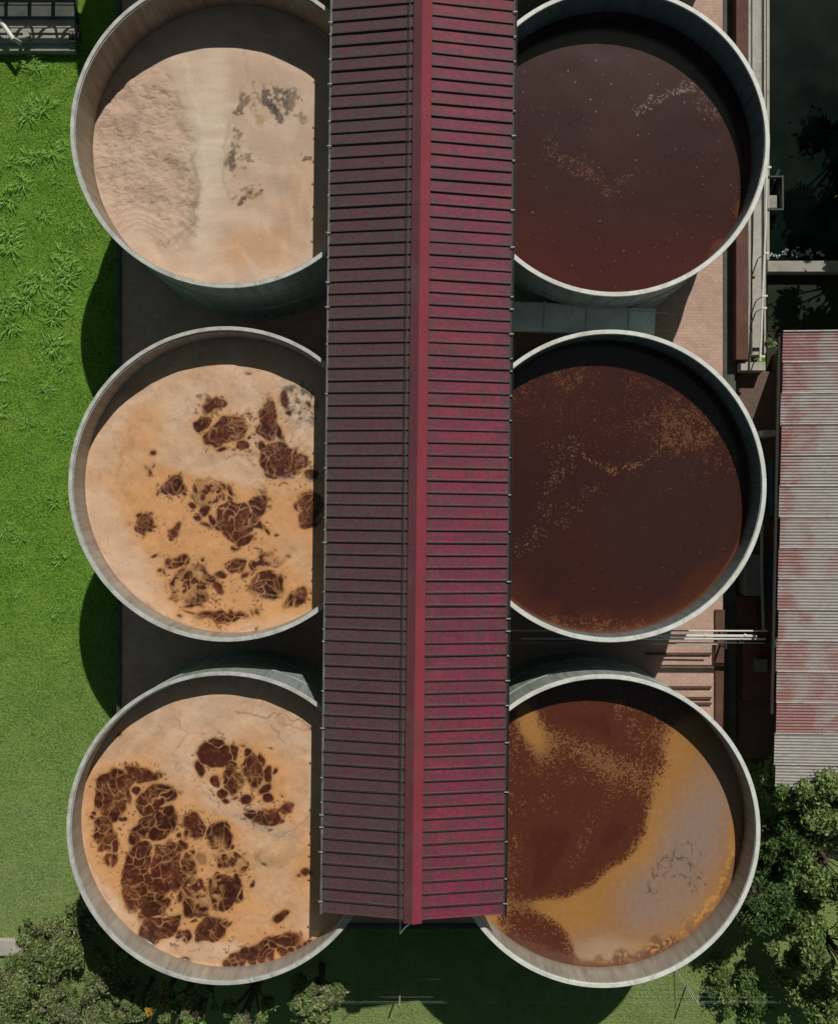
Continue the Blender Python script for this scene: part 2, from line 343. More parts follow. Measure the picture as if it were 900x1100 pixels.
class Field:
    def __init__(s, key, step=STEP):
        s.key = key; s.cx, s.cy, s.R, s.z = tank_geo[key]
        n = int(2*(s.R+.06)/step)+1; s.n = n; ax = np.linspace(-(n-1)/2*step, (n-1)/2*step, n)
        X, Y = np.meshgrid(ax, ax); s.X, s.Y = X, Y; k = (CZ-s.z)/F
        s.k = k; s.U = 450+(X+s.cx)/k; s.V = 550-(Y+s.cy)/k; s.shape = X.shape; s.px = k/step   # cells per photo px
        s.H = np.zeros(s.shape); s.wet = np.zeros(s.shape)
    def nz(s, p, aspect=None): return gn(s.shape, p*s.px, None if aspect is None else (aspect[0]*s.px, aspect[1]*s.px))
    def warp(s, a1=2.2, s1=7, a2=.8, s2=2):
        return s.U+a1*s.nz(s1)+a2*s.nz(s2), s.V+a1*s.nz(s1)+a2*s.nz(s2)
    def el(s, x, y, rx, ry, ang=0, soft=.5, U=None, V=None):
        U = s.U if U is None else U; V = s.V if V is None else V
        a = R(ang); dx = U-x; dy = V-y; p = dx*math.cos(a)+dy*math.sin(a); q = -dx*math.sin(a)+dy*math.cos(a)
        d = np.sqrt((p/rx)**2+(q/ry)**2); return 1-ss(d, 1-soft, 1+soft)
    def blobs(s, L, U, V, wall=.9, grow=1.06, edge=1.0):
        g1 = np.full(s.shape, -99.); g2 = np.full(s.shape, -99.)
        for x, y, rx, ry, ang in L:
            rx = max(rx, 1.0)*grow; ry = max(ry, 1.0)*grow; rr = max(rx, ry)+9
            i0 = np.searchsorted(-s.V[:, 0], -(y+rr)); i1 = np.searchsorted(-s.V[:, 0], -(y-rr))
            j0 = np.searchsorted(s.U[0], x-rr); j1 = np.searchsorted(s.U[0], x+rr)
            if s.V[0, 0] > s.V[-1, 0]:
                vv = s.V[:, 0]; idx = np.where((vv > y-rr) & (vv < y+rr))[0]
                if len(idx) == 0: continue
                i0, i1 = idx[0], idx[-1]+1
            if i1 <= i0 or j1 <= j0: continue
            sl_ = (slice(i0, i1), slice(j0, j1)); a = R(ang)
            dx = U[sl_]-x; dy = V[sl_]-y; p = dx*math.cos(a)+dy*math.sin(a); q = -dx*math.sin(a)+dy*math.cos(a)
            d = (1-np.sqrt((p/rx)**2+(q/ry)**2))*min(rx, ry)
            o1 = g1[sl_]; o2 = g2[sl_]; n1 = np.maximum(o1, d); n2 = np.maximum(o2, np.minimum(o1, d)); g1[sl_] = n1; g2[sl_] = n2
        gap = np.where(g2 > -2, g1-g2, 9)
        return ss(g1, -.3*edge, .7*edge)*ss(gap, wall*.35, wall*1.3), g1
    def emit(s, name, col, **k):
        n = s.n; rad = np.sqrt(s.X**2+s.Y**2)
        idx = -np.ones((n, n), int); keep = rad < s.R+.05; idx[keep] = np.arange(keep.sum())
        co = np.stack([s.X[keep], s.Y[keep], s.H[keep]*(1-ss(rad[keep], s.R-.06, s.R+.02))], 1)
        a, b_, c_, d = idx[:-1, :-1], idx[:-1, 1:], idx[1:, 1:], idx[1:, :-1]
        ok = (a >= 0) & (b_ >= 0) & (c_ >= 0) & (d >= 0); fa = np.stack([a[ok], b_[ok], c_[ok], d[ok]], 1)
        me = bpy.data.meshes.new(name); me.vertices.add(len(co)); me.vertices.foreach_set('co', co.ravel().astype(np.float32))
        me.loops.add(fa.size); me.loops.foreach_set('vertex_index', fa.ravel().astype(np.int32))
        me.polygons.add(len(fa)); me.polygons.foreach_set('loop_start', (np.arange(len(fa))*4).astype(np.int32))
        me.polygons.foreach_set('use_smooth', np.ones(len(fa), bool)); me.update(calc_edges=True)
        at = me.attributes.new('tint', 'FLOAT_COLOR', 'POINT')
        rgba = np.concatenate([np.clip(col[keep], 0.001, 1), s.wet[keep][:, None]], 1); at.data.foreach_set('color', rgba.ravel().astype(np.float32))
        me.materials.append(M['liquid']); o = bpy.data.objects.new(name, me); C.objects.link(o); o.location = (s.cx, s.cy, s.z)
        return tag(o, **k)
def tr_(ox, oy, k, L): return [(ox+a[0]/k, oy+a[1]/k, a[2]/k, a[3]/k, a[4] if len(a) > 4 else 0) for a in L]

CREAM = (.66, .43, .285); ORANGE = (.66, .33, .135); HALO = (.42, .19, .05); DARK = (.062, .0135, .0075)
def web(f, U, V, cell, wd):
    gx = np.floor(U/cell).astype(int); gy = np.floor(V/cell).astype(int); j = rng.random((400, 400, 2))
    f1 = np.full(f.shape, 1e9); f2 = f1.copy()
    for a in (-1, 0, 1):
        for b_ in (-1, 0, 1):
            cx = gx+a; cy = gy+b_; q = j[cx % 400, cy % 400]; d = np.hypot(U-(cx+q[..., 0])*cell, V-(cy+q[..., 1])*cell)
            f2 = np.minimum(f2, np.maximum(f1, d)); f1 = np.minimum(f1, d)
    return np.exp(-((f2-f1)/wd)**2)
REG = {'BL': [(122,851,19,27,10),(150,831,22,8,15),(110,895,11,15,0),(116,908,9,14,15),(116,924,6,7,0),(168,858,20,12,-25),(166,887,26,14,-20),(148,940,16,38,8),(176,932,16,29,15),(197,942,11,21,22),(210,888,11,15,0),
              (236,899,15,14,25),(247,927,17,12,10),(242,958,19,19,0),(208,966,18,19,0),(162,978,15,10,-10),(172,998,22,12,-25),(197,1004,10,6,35),(225,999,22,12,-28),(250,835,9,17,-5),(272,828,9,18,-8),(290,878,18,8,-5),(283,1022,40,9,-17),(305,870,7,9,20)],
       'ML': [(245,463,22,12,-28),(290,450,11,20,-10),(300,494,23,18,12),(229,434,9,6,-10),(215,449,9,9,0),(330,545,14,18,-20),(222,530,17,15,10),(250,562,20,20,10),(273,549,10,16,35),(187,523,13,9,0),(155,560,11,12,0),(190,567,8,5,-20),(190,603,16,7,-10),
              (208,640,14,11,0),(223,622,9,8,0),(288,627,17,15,0),(252,607,11,8,0),(238,664,26,7,0),(282,605,26,6,-8),(312,646,6,9,20),(322,642,6,8,20),(206,628,22,18,-30)]}
DOT = {'ML': [(222,530,17,15,10),(206,628,22,18,-30),(282,605,26,6,-8),(262,645,22,14,0)], 'BL': [(247,927,17,12,10),(225,940,18,40,10)]}
def poly_line(f, pts, wd, colr, col, amt, wob=2.2, U=None, V=None):
    d = np.full(f.shape, 1e9); U = f.U+wob*f.nz(5)+.5*wob*f.nz(2); V = f.V+wob*f.nz(5)+.5*wob*f.nz(2)
    for (x0, y0), (x1, y1) in zip(pts[:-1], pts[1:]):
        L = (x1-x0)**2+(y1-y0)**2; t_ = np.clip(((U-x0)*(x1-x0)+(V-y0)*(y1-y0))/L, 0, 1)
        d = np.minimum(d, np.hypot(U-x0-t_*(x1-x0), V-y0-t_*(y1-y0)))
    return lerp(col, colr, np.exp(-(d/wd)**2)*amt*ss(f.nz(6), -1.8, -.2))
def foam_with_holes(key, L, oranges, creams, rough_regions, name, label):
    f = Field(key); U, V = f.warp(1.6, 8, .75, 2.2)
    d, g1 = f.blobs(L, U, V, wall=.50, grow=1.19 if key == 'BL' else 1.25, edge=2.6)
    n8, n20, n3, n1 = f.nz(8), f.nz(22), f.nz(3), f.nz(1.0)
    rg_ = np.zeros(f.shape); Uw = U+1.3*f.nz(5)+.5*n3; Vw = V+1.3*f.nz(5)+.5*f.nz(3)
    rg_, _ = f.blobs(REG[key], Uw, Vw, wall=2.3, grow=1.08, edge=3.0)
    Uw = Uw+1.5*f.nz(6); Vw = Vw+1.5*f.nz(6)
    w1 = web(f, Uw, Vw, 11.5, .9)*ss(f.nz(4), -1.1, .6); w2 = web(f, Uw, Vw, 4.4, .6)*ss(f.nz(5), .1, 1.2)*.55
    wb = np.clip(np.maximum(w1, w2), 0, 1)
    dt = np.zeros(f.shape)
    for a in DOT[key]: dt = np.maximum(dt, f.el(*a[:5], soft=.3, U=U, V=V))
    open_ = 1-.75*dt*ss(f.nz(2.2)+.4*n1, -.5, .3)
    inside = np.clip(d*.0+rg_*(1-.82*wb)*open_, 0, 1)
    d = np.maximum(d*(1-ss(rg_, .3, .9)*.9)*(1-.6*dt), inside)
    o = np.zeros(f.shape)
    for a in oranges: o = np.maximum(o, f.el(*a[:5], soft=.45, U=U, V=V)*a[5])
    o = np.clip(o + .14*n20 + .08*n8, 0, 1)
    near = blur(d, 9*f.px); near2 = blur(d, 2.2*f.px)
    o = np.clip(o + 1.9*near, 0, 1)
    for a in creams: o *= 1-f.el(*a[:5], soft=.35, U=U, V=V)*a[5]
    col = np.broadcast_to(np.array(CREAM), f.shape+(3,)).copy()*(1+.05*n8[..., None])
    mb_ = np.sin(U*.10+V*.13+2.6*n20+.7*n8); col = lerp(col, (.74, .54, .385), ss(mb_, .1, 1)*.42); col = lerp(col, (.56, .33, .19), ss(-mb_, .5, 1)*.25)
    col = lerp(col, ORANGE, o)
    col = lerp(col, HALO, np.clip(near2*1.7*(.5+.5*ss(n3, -1, 1.2)), 0, .85))
    # thin folds and grey scum lines in the named regions
    for (x, y, rx, ry, ang, amt, sc_, colr) in rough_regions:
        msk = f.el(x, y, rx, ry, ang, .4, U, V); q = f.nz(sc_)+.5*f.nz(sc_*.5)
        line = np.exp(-(q/.10)**2)+np.exp(-((q-.8)/.09)**2)*.8+np.exp(-((q+.8)/.09)**2)*.8
        line *= ss(f.nz(6), -.3, 1); col = lerp(col, colr, np.clip(line*msk*amt*.75, 0, .8)); f.H += -.006*line*msk
    if key == 'BL':
        for pts, wd, cc, am in [([(192,768),(196,778),(201,790),(196,800),(188,808),(194,822),(204,838),(214,848)],.9,(.36,.27,.21),.75),([(214,848),(226,858),(236,866),(262,884),(290,893),(312,894),(326,880),(332,872)],1.3,(.38,.29,.22),.7),
            ([(255,762),(272,768),(290,770),(305,768),(320,775),(333,780)],1.3,(.36,.20,.10),.85),([(296,778),(296,788),(304,796),(316,800),(330,808)],1.2,(.36,.20,.10),.8),([(300,774),(312,783),(333,784)],1.6,(.38,.22,.12),.6),
            ([(262,880),(280,884),(300,898),(318,893)],.8,(.26,.22,.18),.7),([(270,985),(290,985),(300,975),(304,962)],1.4,(.66,.50,.37),.7),([(88,900),(96,940),(116,985),(145,1015),(190,1032)],2.2,(.66,.45,.31),.7),([(100,880),(97,920),(112,960)],1.2,(.50,.30,.17),.5),
            ([(225,1030),(260,1024),(300,1008)],1.2,(.45,.28,.17),.5)]: col = poly_line(f, pts, wd, cc, col, am)
        col = lerp(col, (.25,.15,.06), f.el(278,922,14,9,25,.8,U,V)*.6*ss(n3, -1, 1)); col = lerp(col, (.36,.22,.09), f.el(300,925,26,7,-12,.8,U,V)*.5)
    else:
        for pts, wd, cc, am in [([(221,485),(232,491),(246,491),(270,490),(277,498),(284,513),(300,516)],1.1,(.30,.19,.13),.7),([(290,415),(300,417),(303,440),(306,452),(318,480),(334,492)],1.2,(.42,.29,.2),.7),([(306,517),(320,514),(336,517)],1.1,(.38,.26,.2),.7),
            ([(302,505),(318,508),(336,503)],1.4,(.66,.50,.4),.7),([(140,460),(132,490),(128,510),(133,530),(142,543)],2.6,(.46,.26,.10),.5),([(158,560),(164,590),(176,615),(196,640)],1.6,(.50,.30,.14),.5),([(100,600),(125,640),(160,668),(210,682)],2.6,(.68,.49,.35),.7)]: col = poly_line(f, pts, wd, cc, col, am)
        sc1 = f.el(322,432,18,26,-25,.35,U,V); q1 = f.nz(1.6)+.5*f.nz(.8)
        col = lerp(col, (.34,.27,.20), sc1*.55); col = lerp(col, (.10,.07,.05), ss(q1, .5, 1.2)*sc1*.85); col = lerp(col, (.62,.56,.46), ss(-q1, .7, 1.3)*sc1*.8)
        sc2 = f.el(326,470,14,22,-20,.4,U,V); col = lerp(col, (.30,.20,.13), np.exp(-((f.nz(3))/.12)**2)*sc2*.8)
        col = lerp(col, (.20,.12,.07), ss(f.nz(1.5), .9, 1.6)*f.el(220,432,14,16,0,.5,U,V)*.8)
    # veins of foam within the open cells
    v1 = f.nz(2.2)+.4*f.nz(1); vein = np.exp(-(v1/.12)**2)*ss(f.nz(9), -.5, .6)
    v2 = np.exp(-((f.nz(4.0)+.25*n1)/.07)**2)*.85
    dd = d*(1-.20*np.clip(vein*ss(f.nz(1.2), -.8, .8)+v2*ss(f.nz(3), -.5, .6), 0, 1)); mot = ss(f.nz(1.3)+.7*f.nz(4), .1, 2.0)
    spk = ss(f.nz(.8)*.75+n3*.5, .95, 1.4)*ss(near, .05, .25)*(1-d); dd = np.maximum(dd, spk*.7)
    dk = np.array(DARK)[None, None]*(1+.18*n8[..., None])+mot[..., None]*np.array((.075, .024, .010)); col = col*(1-dd[..., None])+dk*dd[..., None]
    rad = np.sqrt(f.X**2+f.Y**2)
    bub = ss(n1*.6+f.nz(2)*.8, .6, 1.6)*.10*(1-dd); col = col*(1-bub[..., None])
    f.wet = dd*.75; f.H += -.025*blur(dd, 1.2)+.012*n8+.004*n3*(1-dd)
    f.emit(name, col, label=label, cat='foam', group=None)

BLb = (tr_(75, 700, 6.114, [(300,810,50,40),(380,850,45,45),(235,910,45,60),(330,905,45,35),(245,985,30,35),(315,1020,55,55),(385,960,28,45),(400,780,40,18,-20),(480,785,45,35),(570,805,38,20,25),(450,915,24,26),(540,930,45,35,-30),(625,955,65,50,-10),(495,1010,50,45,-40),(350,1085,22,16),(145,1080,25,28),(700,935,15,8),(320,560,16,10)])
 + tr_(75, 870, 5.79, [(200,130,58,75,10),(215,225,55,25,-40),(270,190,18,45),(240,315,35,38),(135,45,22,32),(330,50,22,22),(415,155,40,60,15),(500,140,45,50,-30),(545,120,35,38),(460,60,50,30,-30),(540,25,35,20,-20),(650,70,28,45,15),(590,50,25,25),(785,110,50,70),(690,155,18,18),(735,150,12,35),(695,225,28,30,-30),(390,350,55,55),(450,270,55,35,-20),(365,420,40,60),(610,270,65,45,-15),(560,340,55,50),(620,360,45,55,20),(530,440,50,45),(455,390,20,30),(410,495,60,45,-25),(490,480,25,20),(450,580,60,45,-10),(480,530,25,15),(540,535,25,35,20),(560,580,45,28,-30),(520,645,65,20,-25),(670,440,50,75,20),(735,470,30,60,30),(680,550,40,20,-35),(580,720,55,42,-30),(640,680,30,40),(500,700,35,28),(705,770,50,26,35),(745,290,35,32),(770,560,55,55),(715,610,26,28),(790,670,50,24,-8),(775,410,15,15),(800,770,25,35),(710,920,30,14,10)])
 + tr_(200, 870, 4.737, [(160,110,35,30,-10),(200,150,35,40,35),(130,175,22,20),(230,190,18,12),(20,235,26,28),(80,265,20,32,-30),(170,255,35,16,30),(210,290,35,24,20),(260,280,30,22,30),(10,385,22,40),(45,340,12,15),(75,375,15,12),(125,385,18,28),(215,360,35,20),(175,430,26,26),(240,420,35,35),(215,465,25,18),(265,460,25,12),(145,490,22,30,-20),(50,460,46,38),(60,545,48,20,-5),(120,440,9,28),(90,610,45,28,-20),(140,590,30,16,-35),(210,575,30,10,-35),(70,665,25,16),(110,650,22,12),(340,20,30,20),(400,25,45,26),(450,10,20,22),(510,10,25,14),(345,390,14,14),(485,545,22,42,40),(600,320,20,20),(575,340,15,8),(400,285,24,7,30),
   (215,790,24,18),(260,775,26,28),(300,775,22,28),(345,735,22,32),(355,785,24,18),(395,745,20,32),(410,710,28,14),(440,735,20,28),(455,710,15,14),(490,735,20,22),(530,725,20,16),(570,705,20,17),(605,685,20,16),(625,665,14,12)])
 + tr_(200, 700, 6.0, [(185,665,100,72,10),(195,590,38,32),(80,750,28,62,-12),(290,640,25,40,-20),(290,730,45,40),(270,810,28,40),(330,820,35,50),(395,640,28,30),(430,750,52,95,-5),(530,780,32,50,-10),(480,690,20,35),(515,875,45,28,-15),(540,930,28,32),(395,935,34,34),(240,920,30,35,-30),(185,845,30,35,-30),(280,960,25,20),(330,940,20,13),(430,1030,30,22),(520,1050,60,32),(580,1030,20,20),(655,1010,28,45,20),(345,600,25,7,10),(590,770,15,15),(540,625,15,7,20),(625,920,12,8)]))
MLb = (tr_(200, 370, 6.0, [(195,380,55,36,-10),(100,495,46,48),(75,525,25,25),(290,550,100,66,-28),(180,615,68,50,-10),(225,688,40,13),(350,665,50,36,-20),(410,605,18,13),(515,445,45,28,15),(525,545,42,55),(600,550,30,62,-15),(490,665,22,35),(590,655,85,14,8),(565,790,62,72),(620,730,35,30),(680,735,45,38),(735,750,32,35),(660,830,52,24,-42),(800,830,45,30),(650,350,26,55,-15),(680,435,14,16),(410,445,25,10),(715,365,10,10),(780,385,14,24,-20),(400,210,18,9),(680,285,8,8),(810,320,10,14)])
 + tr_(200, 510, 6.0, [(75,90,20,30),(125,95,30,33),(80,155,20,13),(30,205,28,22),(225,155,20,30),(245,90,14,24,-20),(285,110,18,34,-20),(275,170,13,20),(110,240,36,32),(55,290,24,18),(160,295,24,24),(110,320,34,12,22),(185,345,18,18),(330,290,46,60),(245,340,38,42),(320,390,44,40),(325,470,35,13,-10),(380,425,45,26,-30),(430,220,28,36,-30),(475,250,14,35),(400,280,18,18),(450,325,45,26,25),(515,365,16,24),(580,380,14,12),(440,425,10,7),(450,490,20,8,10),(285,580,32,25),(325,590,40,32),(430,600,13,35,20),(375,635,18,28,40),(500,570,55,11,-10),(575,555,18,20),(660,545,20,10,20),(570,505,12,7),(135,670,45,42,-10),(235,640,30,26,25),(200,725,26,48,-20),(60,785,58,60),(60,855,60,12,-3),(30,890,40,8,18),(5,685,20,13),(85,590,13,24,20),(120,550,13,14),(290,765,15,5),(325,750,10,14,-20),(310,820,10,12),(240,840,8,9),(175,815,8,14,20),(105,915,16,24),(150,920,10,24),(210,925,40,42),(285,915,24,38),(325,915,14,18),(350,910,18,16),(425,890,11,24,-15),(460,875,13,24),(490,860,9,8),(665,825,13,40,20),(725,825,16,22,20),(770,785,11,20,-20),(700,780,8,25,20),(450,1000,15,8,-30),(750,180,58,32,-25),(775,245,55,28,-15),(785,315,45,35),(645,70,25,8),
   (525,700,85,70),(450,760,20,60,-35),(530,800,70,15,3),(625,700,16,65,5),(520,630,60,12,3)])
 + tr_(80, 510, 6.11, [(485,8,22,11),(660,70,50,48),(600,105,30,22),(715,120,20,18),(560,125,11,12),(740,95,12,9),(810,85,20,25),(465,290,50,42),(420,265,25,20),(440,370,22,40,-30),(515,315,30,13),(500,240,20,9),(665,375,45,24,-20),(645,420,18,18),(510,525,22,13),(640,580,20,26),(690,570,50,20,-15),(745,585,16,22,35),(545,630,11,18),(580,650,13,22,-20),(600,675,8,8),(740,640,25,12,-40),(770,680,12,24,30),(700,735,18,24,20),(650,760,14,7,30),(500,870,25,6,50),(700,925,11,11),(735,810,34,20)])
 + tr_(75, 350, 6.43, [(563,882,20,14),(540,1015,13,36,-15),(565,965,10,14),(515,970,6,22,-15)]))
GREY = (.30, .235, .18); BRN = (.40, .25, .14)
foam_with_holes('BL', BLb, [(200,900,110,110,0,.8),(150,850,80,70,0,.6),(265,835,60,55,20,.6),(300,940,60,80,0,.6),(200,990,110,50,0,.45)],
  [(215,790,30,60,35,.8),(140,1000,70,16,45,.9),(215,1018,60,12,5,.9),(260,870,60,14,28,.75),(110,990,40,12,60,.8)],
  [(300,770,45,22,20,.7,7,BRN),(235,758,50,12,0,.5,5,GREY),(195,780,16,28,0,.5,6,GREY),(300,985,30,30,0,.45,7,BRN),(265,880,60,8,28,.5,8,GREY)],
  'foam_layer', 'orange cream foam full of dark brown openings in the tank beside the shrubs')
foam_with_holes('ML', MLb, [(150,480,26,46,10,.75),(200,560,95,65,35,.95),(250,620,100,55,20,.95),(165,540,40,60,0,.7),(300,590,50,70,0,.6)],
  [(110,420,30,70,10,.85),(120,590,26,80,-20,.9),(290,480,30,18,20,.6),(225,500,60,14,12,.8),(290,455,20,50,-30,.5),(290,675,60,10,-10,.5)],
  [(318,440,30,50,-20,.95,4,GREY),(285,398,60,10,10,.5,4,BRN),(320,520,30,10,5,.6,4,GREY),(170,405,26,14,-20,.3,3,BRN),(110,490,14,14,0,.25,3,BRN)],
  'foam_layer', 'cream foam with dark openings and one round dark pool, in the middle tank')

# thick tan crust
f = Field('TL'); U, V = f.warp(2.5, 10, .6, 2.5); n8, n3, n1, n20 = f.nz(8), f.nz(3), f.nz(1.1), f.nz(22)
col = np.broadcast_to(np.array((.60, .425, .315)), f.shape+(3,)).copy()*(1+.04*n8[..., None])
for a in [(280,265,45,22,-10,.7),(285,190,40,28,0,.4),(315,215,30,60,0,.35),(170,300,60,14,20,.3),(330,150,12,30,0,.4),(210,75,80,18,0,.2)]:
    col = lerp(col, (.58, .34, .185), f.el(*a[:5], soft=.6, U=U, V=V)*a[5]*np.clip(.8+.3*n8, 0, 1.2))
col = lerp(col, (.66, .53, .415), f.el(224, 150, 20, 120, 4, .5, U, V)*.8)
col = lerp(col, (.64, .50, .385), f.el(205, 70, 34, 30, 40, .6, U, V)*.6)
col = lerp(col, (.52, .37, .275), f.el(300, 150, 52, 90, 0, .3, U, V)*.55)
def pline_TL(col):
    for pts, wd, cc, am in [([(183,80),(196,112),(207,158),(212,200),(207,234),(195,254),(180,262),(170,257)],2.0,(.36,.255,.18),.7),([(264,50),(267,80),(257,100),(249,125),(242,150),(241,190),(248,215)],1.8,(.42,.31,.23),.55),([(198,70),(210,110),(220,160),(221,210),(214,262)],3,(.70,.57,.45),.6),([(130,232),(150,222),(172,228),(184,246),(182,258)],1.3,(.42,.31,.23),.6),([(122,246),(140,234),(160,234),(172,246)],1.2,(.44,.33,.24),.5),([(138,214),(160,208),(184,216),(196,240)],1.2,(.42,.31,.23),.5)]: col = poly_line(f, pts, wd, cc, col, am, 1.6)
    return col
mb_ = np.sin((V-.6*U)*.11+2.4*n20+.6*n8); col = lerp(col, (.73, .56, .43), ss(mb_, .2, 1)*.35*(1-f.el(222, 140, 22, 110, 4, .5)))
col = lerp(col, (.55, .31, .16), f.el(275,262,36,14,-12,.7,U,V)*.45); col = lerp(col, (.55, .33, .19), f.el(318,205,16,36,-15,.7,U,V)*ss(n3+n8,-.6,1.2)*.4)
crust = np.maximum(f.el(150,150,62,78,0,.18,U,V), f.el(190,215,22,55,-8,.25,U,V))*(1-f.el(152,268,52,42,25,.25,U,V))
wr = np.abs(f.nz(1.8, (2.2, 1.2)))+.35*np.abs(n1)+.5*np.abs(f.nz(5, (5, 3)))
f.H += crust*(-.040*np.exp(-wr*1.3)+.012*n3+.05*f.nz(9)*.4)+.012*n8
col = lerp(col, (.50, .35, .25), crust*.45); col = col*(1-(crust*.42*np.exp(-wr*2.2))[..., None]); col = pline_TL(col)
for a in [(143,133,26,16,10,.5),(205,212,9,26,-15,.5),(170,92,14,6,20,.4)]:
    col = lerp(col, (.27, .20, .155), f.el(*a[:5], soft=.7, U=U, V=V)*a[5]*ss(n3+.6*n1, -1.2, .9))
# swirl rings about the smooth eye
rr = np.sqrt(((U-155)/1.25)**2+((V-275)/1.0)**2)+.10*(U-155); sw = np.sin(rr*.85+.9*n20)+.3*n3
swm = f.el(165,232,50,34,20,.3)*(1-f.el(155,275,34,22,0,.3)); f.H += .003*sw*swm
col = col*(1-(.14*ss(sw, .55, 1)*swm)[..., None])
rim_ = np.exp(-((f.el(185,222,26,48,5,.25,U,V)-.5)/.18)**2); col = lerp(col, (.40,.29,.21), rim_*.35*(V > 215))
def clump(x, y, rx, ry, ang, dens, colr, sc_=2.0):
    U3 = U+1.8*f.nz(4); V3 = V+1.8*f.nz(4); msk = f.el(x, y, rx*1.4, ry*1.35, ang, .8, U3, V3); q = f.nz(1.3)*.8+.6*n1+.5*n3
    return ss(q+dens*1.5+4.2*(msk-.62), -.2, 1.7)*ss(msk, .02, .7), colr
for a in [(298,113,20,16,0,.55),(260,116,9,18,10,.5),(252,168,13,20,8,.5),(265,215,16,11,0,.4)]: col = lerp(col, (.38,.29,.21), f.el(*a[:5], soft=.7, U=U, V=V)*a[5]*ss(n3+n8, -1.2, .8))
for a in [(276,128,6,9,0,-.5,(.34,.27,.13)),(272,105,8,15,0,-.5,(.24,.19,.14)),(322,124,8,5,20,.0,(.20,.17,.14)),(312,112,9,10,10,.1,(.14,.12,.10)),
          (265,212,14,9,0,-.5,(.20,.14,.09)),(252,166,10,17,10,-.2,(.17,.14,.115)),(246,175,3,9,0,.4,(.09,.075,.065)),(261,110,4,10,15,.2,(.11,.09,.075)),(258,127,5,3,0,.3,(.10,.08,.065)),
          (302,104,7,9,-30,.2,(.075,.066,.06)),(307,120,4,8,10,-.1,(.10,.09,.075)),(289,112,4.5,12,-8,.8,(.040,.036,.038)),(293,127,7,3.5,40,.7,(.045,.04,.04)),
          (258,221,3.5,4.5,20,.6,(.05,.035,.03)),(270,214,2,2,0,.3,(.07,.05,.04)),(281,213,1.6,1.6,0,.5,(.08,.05,.04)),(332,171,6,2,25,.5,(.08,.05,.04))]:
    msk, cc = clump(*a); col = lerp(col, tuple(x*y for x, y in zip(cc, (1.25, 1.08, .9))), np.clip(msk*.82, 0, 1)); f.H -= msk*.006
st = f.nz(3, (9, 1.6)); col = col*(1+(.035*st*f.el(222,130,34,100,0,.5))[..., None])
rg = f.nz(4, (3, 9)); col = col*(1+(.05*rg*f.el(310,230,34,50,0,.5))[..., None]); f.H += .012*rg*f.el(310,230,34,60,0,.5)
f.emit('crust_layer', col, label='thick wrinkled tan crust with grey mould clumps, in the tank beside the upper lawn', cat='foam')

# the dark vats
def speck(f, dens, s_=1.0, hi=.35):
    q = f.nz(.5*s_)+.15*f.nz(1.6*s_); th = 2.75-dens; return ss(q, th, th+hi)
f = Field('TR', .016); U, V = f.warp(3, 12, 1, 3); n8, n20, n1 = f.nz(9), f.nz(26), f.nz(1)
col = np.broadcast_to(np.array((.046, .0160, .0145)), f.shape+(3,)).copy()*(1+.06*n20[..., None])
low = ss(V+10*n20, 190, 310)*.8+ss(-U, -640, -560)*.15*ss(V, 80, 250); col = lerp(col, (.076, .0165, .0125), np.clip(low, 0, 1))
a = speck(f, .05); col = lerp(col, (.30, .23, .21), a*.55)
def dust_line(f, pts, wd, dens, colr, col, amt=.8):
    d = np.full(f.shape, 1e9)
    for (x0, y0), (x1, y1) in zip(pts[:-1], pts[1:]):
        L = math.hypot(x1-x0, y1-y0); t_ = np.clip(((U-x0)*(x1-x0)+(V-y0)*(y1-y0))/L/L, 0, 1)
        d = np.minimum(d, np.hypot(U-x0-t_*(x1-x0), V-y0-t_*(y1-y0)))
    m_ = np.exp(-(d/wd)**2); q = f.nz(.42)+.35*f.nz(2)
    return lerp(col, colr, ss(q+dens*m_*.9, 1.6, 2.3)*ss(m_, .05, .4)*amt)
col = dust_line(f, [(682,116),(705,108),(722,104),(738,94),(742,86)], 3.2, 1.9, (.28,.20,.18), col, .75)
col = dust_line(f, [(738,94),(752,104),(764,116)], 9, 1.3, (.24,.13,.08), col, .6)
col = dust_line(f, [(596,158),(612,175),(632,190),(652,200),(676,190)], 9, 1.1, (.20,.09,.06), col, .7)
col = dust_line(f, [(620,168),(640,190),(650,205)], 6, .9, (.20,.10,.07), col, .6)
for x, y in [(656,90),(640,65),(634,107),(706,90),(700,50),(685,145),(683,172),(610,76),(562,99),(640,120),(756,128),(735,110),(572,228)]:
    col = lerp(col, (.42, .40, .38), f.el(x, y, random.uniform(.45, .9), .6, 0, .5)*.8)
rad = np.hypot(f.X, f.Y)/f.R; col = lerp(col, (.15, .05, .025), ss(rad+.02*n8, .955, 1.0)*.6*ss(n1+n8, -1, 1))
f.wet = np.ones(f.shape); f.H += .0012*n8+.00015*f.nz(2.5)
f.emit('dark_liquid', col, label='purplish dark brown liquid with sparse pale specks, in the tank next to the black pond', cat='liquid')

